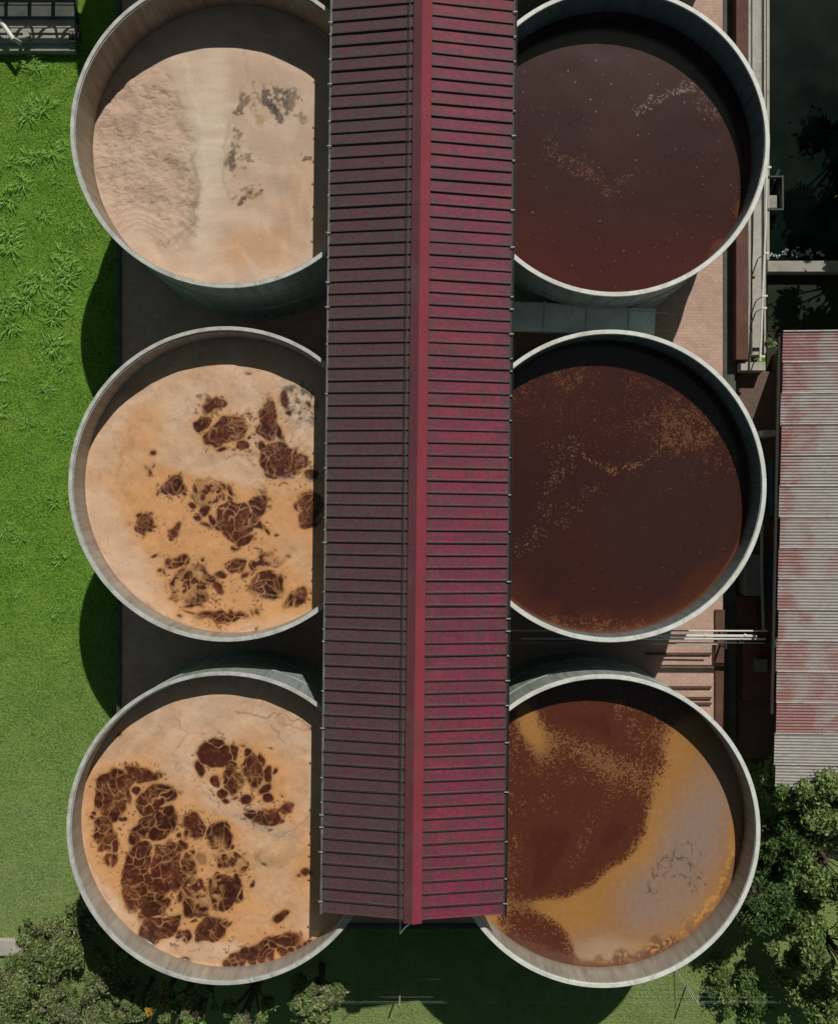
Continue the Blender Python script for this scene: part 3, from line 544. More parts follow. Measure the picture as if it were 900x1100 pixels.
f = Field('MR', .016); U, V = f.warp(3, 12, 1, 3); n8, n20, n1 = f.nz(9), f.nz(26), f.nz(1)
col = np.broadcast_to(np.array((.047, .0145, .012)), f.shape+(3,)).copy()*(1+.07*n20[..., None])
col = lerp(col, (.040, .019, .015), f.el(720, 560, 70, 70, 0, .6)*.8)
rad = np.hypot(f.X, f.Y)/f.R
edge = ss(rad+.03*n8, .80, 1.0)*ss(V, 520, 660); col = lerp(col, (.12, .034, .015), edge*.38)
for reg, dn, cc in [((735,455,42,34,-25),1.15,(.27,.12,.045)),((612,405,26,14,-5),1.05,(.24,.11,.04)),((690,405,20,10,0),.9,(.24,.11,.04)),((640,672,90,12,0),1.0,(.28,.14,.045)),((560,425,16,24,20),.8,(.22,.10,.04)),((770,490,30,30,40),.5,(.2,.08,.03)),((690,440,130,60,0),.35,(.2,.08,.035))]:
    q = f.nz(.45)+.4*f.nz(3); m_ = f.el(*reg, soft=.6, U=U, V=V); col = lerp(col, cc, ss(q+dn*1.35*m_, 1.7, 2.4)*ss(m_, .05, .5)*.42)
col = dust_line(f, [(626,488),(636,500),(655,504),(680,506),(697,492),(715,478)], 3.0, 1.5, (.30,.14,.06), col, .7)
col = dust_line(f, [(612,475),(600,510),(588,545),(575,570),(560,590)], 10, .75, (.28,.17,.12), col, .55)
col = dust_line(f, [(640,525),(620,540),(605,560)], 8, .7, (.26,.15,.1), col, .5)
col = lerp(col, (.28,.13,.05), speck(f, .0)*.5)
col = lerp(col, (.16,.055,.022), ss(rad, .975, .995)*.7)
f.wet = np.ones(f.shape); f.H += .0012*n8+.00015*f.nz(2.5)
f.emit('dark_liquid', col, label='reddish dark brown liquid dusted with orange specks, in the tank facing the rusty roof', cat='liquid')

f = Field('BR', .016); U, V = f.warp(3, 16, .8, 3); n8, n20, n1, n3 = f.nz(9), f.nz(26), f.nz(1), f.nz(3)
OR = (.36, .165, .040); MAU = (.28, .185, .14); DK = (.075, .0165, .0105)
col = np.broadcast_to(np.array(OR), f.shape+(3,)).copy()*(1+.06*n20[..., None])
mau = np.maximum.reduce([f.el(745,905,36,82,20,.6,U,V), f.el(708,968,48,38,-30,.6,U,V)*.9, f.el(640,1010,40,18,0,.6,U,V)*.5])
col = lerp(col, MAU, np.clip(mau, 0, 1)); col = lerp(col, (.42,.28,.18), f.el(655,1018,38,12,5,.6,U,V)*.7)
col = lerp(col, (.40,.19,.045), np.clip(f.el(768,1000,60,9,-48,.5,U,V)+f.el(790,930,7,50,5,.6,U,V), 0, 1)*.7)
# red-brown region with a ragged, stippled edge
def reg(x, y, rx, ry, a=0, s_=.3): return f.el(x, y, rx, ry, a, s_, U, V)
xe = np.interp(V, [700, 745, 760, 790, 825, 860, 890, 920, 942, 955, 964, 972], [770, 756, 742, 724, 708, 697, 685, 667, 642, 612, 570, 480])
base = ss(xe-U+3*n8, -13, 12)*(1-.58*reg(566,788,16,36,-32,.95))
base = np.maximum(base, reg(572,1003,44,21,36,.35)*.95)
lane = np.maximum.reduce([reg(568,782,14,40,-28,.6)*.9, reg(625,812,62,13,24,.8)*.85, reg(683,835,30,26,0,.9)*.55, reg(545,930,12,60,0,.8)*.4, reg(665,760,6,12,0,.7)*.6, reg(700,800,22,40,20,.9)*.4, reg(640,880,70,6,-60,.8)*.3, reg(600,850,40,6,-35,.9)*.35])
stip = f.nz(.5)+.3*f.nz(1.3)
bs = blur(base, 4*f.px); ls = blur(lane, 2*f.px)
dens = bs*2.5-ls*2.3-.95+.25*n8
d = ss(dens+.70*stip, -.5, .6)
solid = np.clip(ss(base-lane*1.2, .78, 1), 0, 1); solid2 = np.maximum.reduce([reg(610,780,42,24,5,.4), reg(595,925,58,55,0,.35), reg(650,885,34,40,15,.35), reg(648,790,20,40,0,.4)])
d = np.maximum(d*.86, blur(solid*solid2, 5*f.px)*(1-.22*ss(stip, 1.5, 2.0))*.96); d *= ss(bs, .04, .3)
col = lerp(col, (.19, .070, .023), ss(blur(base, 7*f.px)-.45*ls, .12, .62)*.92)
col = lerp(col, DK, np.clip(d, 0, 1))
rad = np.hypot(f.X, f.Y)/f.R; ed = ss(rad+.022*n8+.014*n3, .915, .965)*ss(V, 985, 1012)
ed = np.maximum(ed, ss(rad+.025*n8+.015*n3, .965, .985)*ss(U+V, 1640, 1700)*.6)
col = lerp(col, (.13,.05,.035), ed*(.85-.2*ss(n1, 0, 1)))
fro = ss(rad+.01*n8, .90, .94)*(1-ss(rad, .965, .985))*ss(U+V, 1650, 1720)*ss(n3+n1, .2, 1.2); col = lerp(col, (.55,.28,.06), fro*.7)
for pts in [[(728,908),(722,918),(718,928),(714,938),(702,945),(695,958)],[(700,940),(706,932),(704,922),(712,918)],[(695,955),(703,962),(706,955)],[(712,922),(726,920),(742,930),(756,940)],[(725,935),(738,945),(744,958)],[(742,930),(752,945),(758,952)],[(728,908),(740,908),(752,922)],[(716,945),(730,938),(740,942),(748,956)],[(703,945),(700,935),(706,926),(716,930)],[(724,918),(734,926),(742,934)]]:
    dd_ = np.full(f.shape, 1e9); U2 = f.U+1.6*n3; V2 = f.V+1.6*f.nz(3.2)
    for (x0, y0), (x1, y1) in zip(pts[:-1], pts[1:]):
        L2 = (x1-x0)**2+(y1-y0)**2; t_ = np.clip(((U2-x0)*(x1-x0)+(V2-y0)*(y1-y0))/L2, 0, 1)
        dd_ = np.minimum(dd_, np.hypot(U2-x0-t_*(x1-x0), V2-y0-t_*(y1-y0)))
    ln = np.exp(-(dd_/.7)**2)*ss(f.nz(1.5), -1.0, .8)+.6*np.exp(-(dd_/4)**2)*ss(f.nz(.8, (.6, 1.8)), .7, 1.6); col = lerp(col, (.085,.06,.05), ln*.75)
f.wet = np.clip(.45+.5*d, 0, 1); f.H += .002*n8
f.emit('film_covered_liquid', col, label='liquid split between dark red stipple and orange grey film, beside the bottom right trees', cat='liquid')
for key in ('NL', 'NR'):
    f = Field(key, .12); f.emit('dark_liquid', np.broadcast_to(np.array((.3, .18, .1) if key == 'NL' else (.05, .016, .014)), f.shape+(3,)).copy(),
        label='liquid in the tank past the upper edge, ' + ('lawn side' if key == 'NL' else 'pond side'), cat='liquid')

# ------------------------------------------------------------------ long maroon roof over the tanks
EZ = RIM_Z + .93; RISE = .56; HW = 97.5*PM(EZ)
ax0 = Vector((*P(454.5, 0, EZ), 0)); ax1 = Vector((*P(443.3, 981, EZ), 0))
ang = math.atan2((ax0-ax1).x, (ax0-ax1).y)
root = empty('long_roof', (ax1.x, ax1.y, 0), -ang, label='long low pitched maroon sheet metal roof running between the two rows of tanks', cat='roof')
LEN = 41.0; PITCH = .385; CAPW = .28
def slope(sg, mat, name, lab):
    b = MB(); run = HW; n = int(LEN/PITCH)
    def pt(u, v, up=0): return (sg*u, v, EZ+RISE*(1-u/HW)+up)
    for i in range(n):
        v0 = i*PITCH; v1 = v0+PITCH; j = random.uniform(-.006, .006); u1 = HW+random.uniform(-.012, .012)
        # every sheet is slightly dished between its seams
        cols = [(v0+.0, .0), (v0+.05, -.012+j), (v1-.05, -.012+j), (v1, .0)]
        vs = []
        for (vv, up) in cols: vs += [pt(CAPW-.06, vv, up), pt((u1+CAPW)/2, vv, up-.004), pt(u1, vv, up)]
        fs = []
        for q in range(3):
            for p_ in range(2): fs.append((q*3+p_, q*3+p_+1, (q+1)*3+p_+1, (q+1)*3+p_))
        b.add(vs, fs, 0)
        vs2 = [(x_, y_, z_-.03) for x_, y_, z_ in vs]; b.add(vs2, [tuple(reversed(q)) for q in fs], 2)
        # standing seam
        sk = .012*random.choice((-1, 0, 0, 1)); e = pt(CAPW-.02, v1, 0); g_ = pt(u1, v1+sk, 0)
        h_ = .052+random.uniform(-.006, .008); wd = .014+random.uniform(-.002, .004)
        vs = [(e[0], e[1]-wd, e[2]-.01), (g_[0], g_[1]-wd, g_[2]-.01), (g_[0], g_[1]+wd, g_[2]-.01), (e[0], e[1]+wd, e[2]-.01)]
        vs += [(x_, y_, z_+h_) for x_, y_, z_ in vs]
        b.add(vs, [(4,5,6,7),(0,1,5,4),(1,2,6,5),(2,3,7,6),(3,0,4,7)], 1)
    o = b.build('roof_slope', [mat, M['dark'], M['duct']], root); tag(o, label=lab)
    # eave fascia
    b = MB(); b.box((sg*(HW-.02), LEN/2, EZ-.13), (.03, LEN, .2)); b.build('fascia', M['brownwall'], root)
slope(-1, M['roofL'], 'l', 'dull maroon slope on the lawn side'); slope(1, M['roofR'], 'r', 'bright crimson slope on the pond side')
# ridge cap in overlapping lengths
L0 = -.10; k = 0
while L0 < LEN:
    ln = random.choice((3.6, 4.4, 5.2)); zr = EZ+RISE+.055+.006*(k % 2)
    b = MB()
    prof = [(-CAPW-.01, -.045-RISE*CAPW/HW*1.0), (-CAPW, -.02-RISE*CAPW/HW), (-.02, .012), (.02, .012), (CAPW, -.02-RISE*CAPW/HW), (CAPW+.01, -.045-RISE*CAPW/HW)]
    vs = [(x_, L0, zr+z_) for x_, z_ in prof]+[(x_, L0+ln+.03, zr+z_) for x_, z_ in prof]
    vs += [(x_, y_, z_-.012) for x_, y_, z_ in vs]
    for q in range(5):
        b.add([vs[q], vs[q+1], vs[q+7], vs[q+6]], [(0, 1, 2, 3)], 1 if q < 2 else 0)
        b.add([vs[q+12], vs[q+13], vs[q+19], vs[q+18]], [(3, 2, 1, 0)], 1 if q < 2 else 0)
        b.add([vs[q], vs[q+1], vs[q+13], vs[q+12]], [(0, 1, 2, 3)], 0)
    b.build('ridge_cap', [M['cap'], M['capshade']], root); L0 += ln; k += 1
# eave tubes and their clips
for sg in (-1, 1):
    b = MB(); gx = sg*(HW+.045)
    if sg < 0: b.box((gx+.025, LEN/2-.02, EZ-.035), (.06, LEN+.1, .03)); b.box((gx-.004, LEN/2-.02, EZ+.01), (.012, LEN+.1, .06)); gm = M['guttergrey']
    else: b.box((gx-.01, LEN/2-.02, EZ-.04), (.12, LEN+.1, .03)); b.box((gx+.045, LEN/2-.02, EZ+.01), (.014, LEN+.1, .075)); gm = M['dark']
    b.build('gutter', gm, root)
    y_ = .35; i = 0
    while y_ < LEN and i < 46:
        b = MB(); w_ = random.choice((.06, .09, .15)); b.box((gx, 0, EZ+.055), (w_, .03, .02)); b.box((gx+sg*w_*.45, 0, EZ+.02), (.015, .03, .09))
        o = b.build('gutter_clip', M['grey'], root); o.location = (0, y_, 0)
        y_ += PITCH*random.choice((1, 2, 2, 3, 4)); i += 1
b = MB(); pts = [( -CAPW-.10+.012*math.sin(q*1.9), q*.8-.42, EZ+RISE-.02) for q in range(int(LEN/.8))]
b.tube(pts, .008, 6); b.tube([(pts[0][0], pts[0][1], pts[0][2]), (-.22, -.22, EZ+RISE-.02), (-.10, -.12, EZ+RISE+.0)], .022, 6)
b.build('conductor_cable', M['guttergrey'], root)
b = MB(); b.tube([(-CAPW-.17, q*1.1, EZ+RISE-.05) for q in range(int(LEN/1.1))], .011, 5); b.build('conductor_cable', M['dark'], root)
for gy in range(1, 8):
    yy = -ax1.y*0 + gy*11.15*.5
for q, yy in enumerate((-.0+.5, 5.6+1.0, 11.6+.3, 17.5, 23.0, 29, 35)):
    b = MB(); b.box((0, yy, (EZ+SZ)/2-.1), (.16, .16, EZ-SZ-.25)); b.build('post', M['grey'], root)
    b = MB(); b.box((0, yy, EZ-.22), (2*HW-.3, .1, .16))
    for sg in (-1, 1): b.tube([(0, yy, EZ-1.5), (sg*(HW-.5), yy, EZ-.25)], .04, 6)
    b.tube([(0, yy, EZ-.2), (0, yy, EZ+RISE-.1)], .04, 6); b.build('truss', M['grey'], root)
b = MB(); b.box((0, LEN/2, EZ+RISE-.16), (.12, LEN-.3, .14)); b.box((-HW+.4, LEN/2, EZ-.06), (.08, LEN-.3, .1)); b.box((HW-.4, LEN/2, EZ-.06), (.08, LEN-.3, .1)); b.build('purlin', M['grey'], root)

# ------------------------------------------------------------------ duct and pipes between the right tanks
z = 4.6; t = empty('covered_duct', (*P(548, 336, z), 0), label='grey green box duct slung between the upper two tanks on the pond side', cat='duct')
k = PM(z); L = 168*k
b = MB(); M3 = Matrix.Rotation(R(-2), 3, 'Z'); b.box((L/2-1.2, -.16, z-.18), (L+1.6, .98, .35), R(-3)); b.build('duct_body', M['paleduct'], t, bevel=.02)
for q in range(4):
    b = MB(); b.box((-.3+q*1.45, -.03-.075*q, z-.17), (.05, 1.02, .38), R(-3)); b.build('flange', M['grey'], t)
b = MB(); b.tube([(-2, .42, z+.22), (1.2, .30, z+.16), (2.8, .16, z+.14), (5.35, -.06, z+.2)], .02, 6); b.build('cable', M['grey'], t)
for q in (0.3, 3.9):
    b = MB(); b.box((q, -.1, (z-.4+SZ)/2), (.1, .1, z-.4-SZ+.05)); b.build('support_leg', M['grey'], t)
PL = [('thin white pipe, uppermost of the bundle crossing the gap by the rusty roof', 548, 824, 677.5, 3.1, .030), ('thick white pipe in the middle of the bundle crossing the gap', 690, 812, 683, 3.05, .052),
      ('long white pipe running just under the thick one', 560, 822, 686.2, 3.0, .036), ('grey white pipe, lowest of the bundle crossing the gap', 548, 820, 690.5, 2.6, .028), ('short pale pipe above the striped brick', 700, 770, 691.5, 2.1, .03)]
for lab, xa, xb, yy, z, r in PL:
    b = MB(); a = P(xa, yy-.3, z); c = P(xb, yy+.3, z); b.tube([(a[0], a[1], z), ((a[0]+c[0])/2, (a[1]+c[1])/2, z-.01), (c[0], c[1], z)], r, 10)
    if r > .035:
        for q in (.2, .55, .9): x_ = a[0]+(c[0]-a[0])*q; b.tube([(x_-.04, a[1], z), (x_+.04, a[1], z)], r*1.25, 10)
    o = b.build('pipe', M['pipe'] if r > .029 else M['grey'], None, smooth=True); tag(o, lab, 'pipe', 'pipes crossing the gap between the tanks')
t = empty('pipe_rack', (*P(772, 684, SZ), SZ), label='low steel rack of two posts carrying the pipe bundle over the brick', cat='rack')
for q in (0, 1.3):
    for yy in (-.3, .25): b = MB(); b.box((q, yy, .45), (.06, .06, .9)); b.build('post', M['dark'], t)
    b = MB(); b.box((q, 0, .87), (.05, .75, .05)); b.build('crossbar', M['dark'], t)
# low dark bars built in place of the pipes' shadows on the brick
for i, yy in enumerate((702.5, 738.5, 750, 756)):
    z = SZ+.12; a = P(694+i*4, yy, z); c = P(764, yy, z); b = MB(); b.span(a[0], c[0], a[1]-.035, a[1]+.035, SZ+.002, z)
    o = b.build('pipe_shadow_bar', M['brownwall']); tag(o, ('single modelled pipe shadow bar on the brick nearest the pipes', 'modelled pipe shadow bar on the brick, second down from the pipes', 'upper of the two close set modelled shadow bars above the lower tank rim', 'modelled pipe shadow bar lying closest to the lower tank rim')[i], 'shadow bar', 'modelled pipe shadow bars on the brick strip')

# ------------------------------------------------------------------ right edge: channel, low walls, trough, pond
def strip(name, x0, x1, y0, y1, z0, z1, mat, lab=None, cat=None, kind=None, bev=.0, group=None):
    a = P(x0, y1, z1); c = P(x1, y0, z1); b = MB(); b.span(a[0], c[0], a[1], c[1], z0, z1)
    o = b.build(name, mat, bevel=bev); return tag(o, lab, cat, group, kind)
strip('drain_channel', 776.6, 790, -300, 800, .0, .85, M['channel'], kind='structure')
strip('brick_wall', 790.5, 803, -300, 386, 0, 1.45, M['brownwall'], 'low red brown wall running up beside the drain channel', 'wall')
strip('kerb_ledge', 803.4, 806, -300, 388, 0, 1.30, M['palecon'], 'thin pale kerb between the brown wall and the grey trough', 'kerb')
t = empty('concrete_trough', (*P(813, 0, 1.3), 0), label='long narrow grey concrete trough with dark seams beside the pond', cat='trough')
x0 = P(806.6, 0, 1.25)[0]-t.location.x; x1 = P(822, 0, 1.25)[0]-t.location.x; yA = P(0, 380, 1.25)[1]-t.location.y; yB = P(0, -250, 1.25)[1]-t.location.y
b = MB(); b.span(x0, x0+.05, yA, yB, 0, 1.22, 1); b.span(x0+.052, x1-.122, yA+.25, yB, 0, 1.16); b.span(x1-.12, x1-.07, yA, yB, 0, 1.20, 1); b.span(x1-.068, x1, yA, yB, 0, 1.27); b.span(x0+.052, x1-.122, yA, yA+.248, 0, 1.0, 0)
b.build('trough_body', [M['palecon'], M['dark']], t)
strip('trough_apron', 795.4, 822, 389, 398, 0, 1.28, M['palecon'], 'pale concrete end step below the trough', 'step', bev=.02)
# white railing pipe along the trough
z = 2.0; pts = [(*P(823.5, 150, z), z), (*P(822, 240, z), z), (*P(819.5, 300, z), z), (*P(816, 388, z), z)]
t = empty('handrail', (0, 0, 0), label='slim white handrail pipe along the pond side of the trough', cat='handrail')
b = MB(); b.tube(pts, .045, 8); b.build('rail', M['pipe'], t, smooth=True)
for yy, xx in ((180, 823.2), (272, 821), (318, 819), (331, 818.4), (383, 816.5)):
    p_ = P(xx, yy, z); b = MB(); b.tube([(p_[0]+.02, p_[1], 1.2), (p_[0]+.02, p_[1], z)], .025, 6); b.box((p_[0]+.05, p_[1], z+.03), (.2, .07, .05)); b.build('clamp_post', M['pipe'], t)
strip('pond_water', 826, 1100, -300, 279, -.2, .30, M['water'], kind='structure')
strip('pond_curb', 824, 1100, 280, 292, 0, .62, M['concrete'], 'weathered concrete curb along the lower end of the black pond', 'curb', bev=.03)
strip('pond_edge', 823.2, 826, -300, 279, 0, .95, M['palecon'], 'pale narrow coping along the pond beside the trough', 'coping')
t = empty('pump_box', (*P(831, 208, .9), 0), label='small grey open topped box at the edge of the pond', cat='box')
for (dx, dy, sx, sy) in ((-.3, 0, .06, 1.3), (.3, 0, .06, 1.3), (0, .62, .54, .06), (0, -.62, .54, .06)):
    b = MB(); b.box((dx, dy, .5), (sx, sy, 1.0)); b.build('box_side', M['channel'], t)
b = MB(); b.box((-.02, -.25, .48), (.4, .5, .5)); b.build('pump_body', M['concrete'], t, bevel=.04)
b = MB(); b.tube([(0, .2, .5), (0, .5, .9), (.2, .9, .9)], .05, 8); b.build('hose', M['dark'], t)
# floating scum near the curb
b = MB()
for q in range(40):
    c = P(835+random.gauss(18, 16), 272+random.gauss(0, 2.2), .3); a = random.uniform(0, 3); s_ = random.uniform(.03, .12)
    b.box((c[0], c[1], .31), (s_*1.6, s_*.6, .012), a)
tag(b.build('floating_scum', M['duct']), 'pale bits of scum drifted against the pond curb', 'scum', kind='stuff')

# lower yard between the tanks and the rusty roof
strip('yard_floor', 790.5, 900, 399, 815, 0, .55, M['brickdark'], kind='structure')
strip('yard_wall', 768, 778, 655, 800, SZ, SZ+.12, M['brownwall'], 'low dark brown wall at the end of the striped brick, beside the lowest pond side tank', 'wall')
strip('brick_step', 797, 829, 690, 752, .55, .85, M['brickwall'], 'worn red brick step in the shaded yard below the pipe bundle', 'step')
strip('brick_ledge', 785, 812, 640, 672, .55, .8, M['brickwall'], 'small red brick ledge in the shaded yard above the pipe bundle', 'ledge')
strip('pale_beam', 819, 834, 462, 468.5, .55, 1.9, M['palecon'], 'short pale concrete beam bridging the shaded yard', 'beam', bev=.01)
strip('blue_tarp', 826, 836, 492, 556, .55, .95, M['blue'], 'dark blue tarpaulin bundle in the shaded yard beside the middle tank', 'tarpaulin', bev=.08)
strip('grey_cabinet', 800, 818, 596, 640, .55, 1.5, M['greypaint'], 'larger grey cabinet in the shaded yard, next to the tank rim', 'cabinet', bev=.02)
strip('grey_cabinet', 820, 832, 598, 646, .55, 1.35, M['blue'], 'narrow blue grey cabinet right of the larger grey one', 'cabinet', bev=.02)
strip('valve_box', 812, 824, 708, 722, .85, 1.25, M['greypaint'], 'small grey valve box on the brick step under the pipes', 'box', bev=.02)
t = empty('drain_pipe', (*P(818, 560, 1.6), 0), label='grey vertical running drain pipe across the shaded yard up to the pipe bundle', cat='pipe')
k = PM(1.6); b = MB(); b.tube([(0, 0, 1.6), (.0, -60*k, 1.6), (.05, -118*k, 1.65)], .06, 8); b.build('pipe_run', M['grey'], t, smooth=True)
b = MB(); b.tube([(.3, -122*k, 2.4), (.35, -134*k, 1.9), (.5, -140*k, 1.3)], .05, 8); b.build('elbow', M['pipe'], t, smooth=True)

# rusty roofed building
RZ = 4.3; kx = PM(RZ)
t = empty('rusty_shed', (*P(868, 580, RZ), 0), R(.0), label='shed with a rusty red and grey corrugated sheet roof at the right edge', cat='shed')
ox, oy = t.location.x, t.location.y
wl = []; wave = .105
rows = []
yt = P(0, 355, RZ)[1]; yb = P(0, 852, RZ)[1]; Ltot = yt-yb
nseg = int(Ltot/wave*6)
sheet_h = 33.2*kx
def lx(v): py = 355+v/kx; return P(840.5-8.5*(py-355)/455, 0, RZ)[0]
nx = 34; xs_r = P(1120, 0, RZ)[0]
vs = []; fs = []; rust = []
nsheet = int(Ltot/sheet_h)+1; base_i = 0
rust_by = [.09,.02,-.03,.01,-.02,-.05,-.07,-.04,-.05,-.02,.08,.07,.10,-.22,-.32,-.35,-.4,-.4]
for si in range(nsheet):
    v0 = si*sheet_h; v1 = min(Ltot, v0+sheet_h+.09); nn = int((v1-v0)/wave*8); b0 = len(vs)
    for i in range(nn+1):
        v = v0+(v1-v0)*i/nn; zz = RZ+.018*math.sin(2*math.pi*v/wave)+.022*(i/nn*-1+.5)+.0
        for j in range(nx+1):
            xl = lx(v)+(.03*math.sin(si*2.3) if True else 0); x_ = xl+(xs_r-xl)*(j/nx)**1.6
            vs.append((x_-ox, yt-v-oy, zz+.10*(x_-xl)*.6)); 
            rr_ = rust_by[min(si, len(rust_by)-1)]+.05*math.sin(j*.9+si*2.1)+.07*(i/nn-.5)*math.sin(si*1.7)+.10*math.exp(-((x_-xl)/.55)**2)+(-.05 if x_-xl > 1.2 else 0)
            rust.append(rr_)
    for i in range(nn):
        for j in range(nx): a = b0+i*(nx+1)+j; fs.append((a, a+nx+1, a+nx+2, a+1))
me = bpy.data.meshes.new('roof_sheets'); me.from_pydata(vs, [], fs); at = me.attributes.new('rust', 'FLOAT', 'POINT'); at.data.foreach_set('value', rust)
me.polygons.foreach_set('use_smooth', [True]*len(fs)); me.materials.append(M['rust']); me.update()
o = bpy.data.objects.new('roof_sheets', me); C.objects.link(o); o.parent = t
b = MB()
for si in range(nsheet):
    v = si*sheet_h+.03; xl = lx(v); n_ = 10
    b.tube([(xl-ox, yt-v-oy, RZ+.035), ((xl+xs_r)/2-ox, yt-v-oy, RZ+.035+.03*(xs_r-xl)), (xs_r-ox, yt-v-oy, RZ+.035+.06*(xs_r-xl))], .028, 8)
b.build('lap_seam', simple('lap_seam_metal', (.50, .46, .44), .6, .25, 3, dirt=(.3, .16, .15)), t, smooth=True)
b = MB(); a = P(873, 362, RZ); c = P(1110, 830, RZ); b.span(a[0]-ox, c[0]-ox, c[1]-oy, a[1]-oy, 0, RZ-.12); b.build('wall', M['brickwall'], t)
b = MB(); b.tube([(lx(0)-.10-ox, yt-oy-.2, RZ-.1), (lx(Ltot*.85)-.10-ox, yt-Ltot*.83-oy, RZ-.1)], .06, 8); b.build('gutter', M['dark'], t, smooth=True)
strip('shade_toned_turf', 824, 900, 293, 356, 0, .12, simple('shade_toned_turf', (.014, .020, .009), .9, .4, 2), kind='structure')  # the bank's shade is put into this dark turf colour
strip('shade_toned_ground', 823, 850, 356.5, 398, 0, .10, simple('shade_toned_ground', (.03, .03, .018), .9, .4, 2), kind='structure')  # dark sheet over the sunlit lawn, shade put into its colour

# ------------------------------------------------------------------ top left: concrete steps and truss
t = empty('concrete_landing', (*P(40, 28, .5), 0), label='weathered concrete landing of stepped slabs at the head of the lawn', cat='landing')
k = PM(.5)
for i, (y0, y1, zt) in enumerate(((54.5, 46, .38), (45.2, 36, .52), (35.2, 30.5, .60), (29.5, 20, .50), (19, 6, .60), (5, -60, .5))):
    xr = 81-i*.3; a = P(-80, y0, zt); c = P(xr, y1, zt); b = MB(); b.span(a[0]-t.location.x, c[0]-t.location.x, a[1]-t.location.y, c[1]-t.location.y, 0, zt)
    b.build('slab', M['channel'] if i > 3 else M['concrete'], t, bevel=.015)  # upper slabs take a dark material to stand for tree shade
t = empty('vent_grate', (*P(80, 38, .7), .55), label='small dark slotted grate on the concrete landing', cat='grate')
b = MB(); b.box((0, 0, .04), (.46, .42, .08)); b.build('frame', M['dark'], t)
for q in range(3): b = MB(); b.box((-.14+q*.14, .06, .095), (.06, .2, .02)); b.build('slat', M['concrete'], t)
z = 1.1; b = MB(); b.tube([(*P(-14, 8, z), z), (*P(5, 28, z), z), (*P(14, 41, z), z), (*P(22, 46, .6), .6)], .085, 10)
tag(b.build('pipe', M['pipe'], smooth=True), 'stout white pipe slanting over the concrete landing', 'pipe')
b = MB(); c = P(31, 40, .6); b.box((c[0], c[1], .72), (.2, .16, .4), .3); b.box((c[0]+.02, c[1]-.1, .9), (.28, .1, .06), .3)
tag(b.build('valve_block', M['concrete'], bevel=.02), 'small concrete block standing mid landing', 'block')
t = empty('steel_gantry', (*P(40, -78, 3), 0), label='open steel gantry just past the upper left corner, throwing shadow on the landing', cat='gantry')
b = MB()
for zz in (3.0, 3.9):
    b.box((0, -.2, zz), (7, .14, .14))
b.box((0, .7, 3.0), (7, .14, .14))
for q in range(8):
    xx = -3.2+q*.9; b.tube([(xx, -.2, 3), (xx+.45, -.2, 3.9), (xx+.9, -.2, 3)], .07, 6); b.box((xx, .25, 3.0), (.12, .9, .1))
b.build('truss', M['grey'], t)
for xx in (-3, 3):
    b = MB(); b.box((xx, .7, 1.9), (.14, .14, 3.8)); b.build('post', M['grey'], t)

# ------------------------------------------------------------------ plants
def np_mesh(name, V_, F_, colr, mat, parent=None):
    me = bpy.data.meshes.new(name); me.vertices.add(len(V_)); me.vertices.foreach_set('co', V_.ravel().astype(np.float32))
    me.loops.add(F_.size); me.loops.foreach_set('vertex_index', F_.ravel().astype(np.int32)); me.polygons.add(len(F_))
    me.polygons.foreach_set('loop_start', (np.arange(len(F_))*F_.shape[1]).astype(np.int32)); me.update(calc_edges=True)
    at = me.attributes.new('tint', 'FLOAT_COLOR', 'POINT'); at.data.foreach_set('color', np.concatenate([colr, np.ones((len(colr), 1))], 1).ravel().astype(np.float32))
    me.materials.append(mat); o = bpy.data.objects.new(name, me); C.objects.link(o)
    if parent: o.parent = parent
    return o
def leaves(centres, n, size, cols, spread, up=.6):
    """n folded diamond leaves spread through the clumps"""
    cs = np.array([c[:3] for c in centres]); rs = np.array([c[3] for c in centres])
    w_ = rs**2; pick = rng.choice(len(cs), n, p=w_/w_.sum())
    d = rng.standard_normal((n, 3)); d /= np.linalg.norm(d, axis=1)[:, None]
    rad = rs[pick]*(rng.random(n)**.45)*(1+.30*rng.standard_normal(n)); p = cs[pick]+d*rad[:, None]*np.array([1, 1, .75])
    p[:, 2] = np.maximum(p[:, 2], .05)
    nrm = d*.30+rng.standard_normal((n, 3))*.62+np.array([0, 0, up*.8]); nrm /= np.linalg.norm(nrm, axis=1)[:, None]
    a = rng.standard_normal((n, 3)); u = np.cross(nrm, a); u /= np.linalg.norm(u, axis=1)[:, None]; v = np.cross(nrm, u)
    s_ = size*(.6+.8*rng.random(n))[:, None]
    V_ = np.stack([p-u*s_, p+v*s_*.42+nrm*s_*.12, p+u*s_, p-v*s_*.42+nrm*s_*.12], 1).reshape(-1, 3)
    F_ = np.arange(4*n).reshape(-1, 4); cols = np.array(cols)
    cl = rng.integers(0, len(cols), len(cs)); mixi = np.where(rng.random(n) < .55, cl[pick], rng.integers(0, len(cols), n))
    c = cols[mixi]*(.6+.8*rng.random((n, 1))); return V_, F_, np.repeat(c, 4, 0)
OLIVE = [(.17, .235, .075), (.23, .29, .10), (.12, .17, .05), (.30, .34, .15), (.21, .21, .12)]
DEEP = [(.13, .22, .055), (.19, .28, .08), (.09, .16, .042), (.25, .33, .11), (.31, .36, .14)]
BRIGHT = [(.15, .34, .03), (.20, .42, .05), (.10, .22, .03)]
YEL = [(.55, .36, .03), (.42, .25, .03), (.12, .13, .03), (.22, .08, .04)]
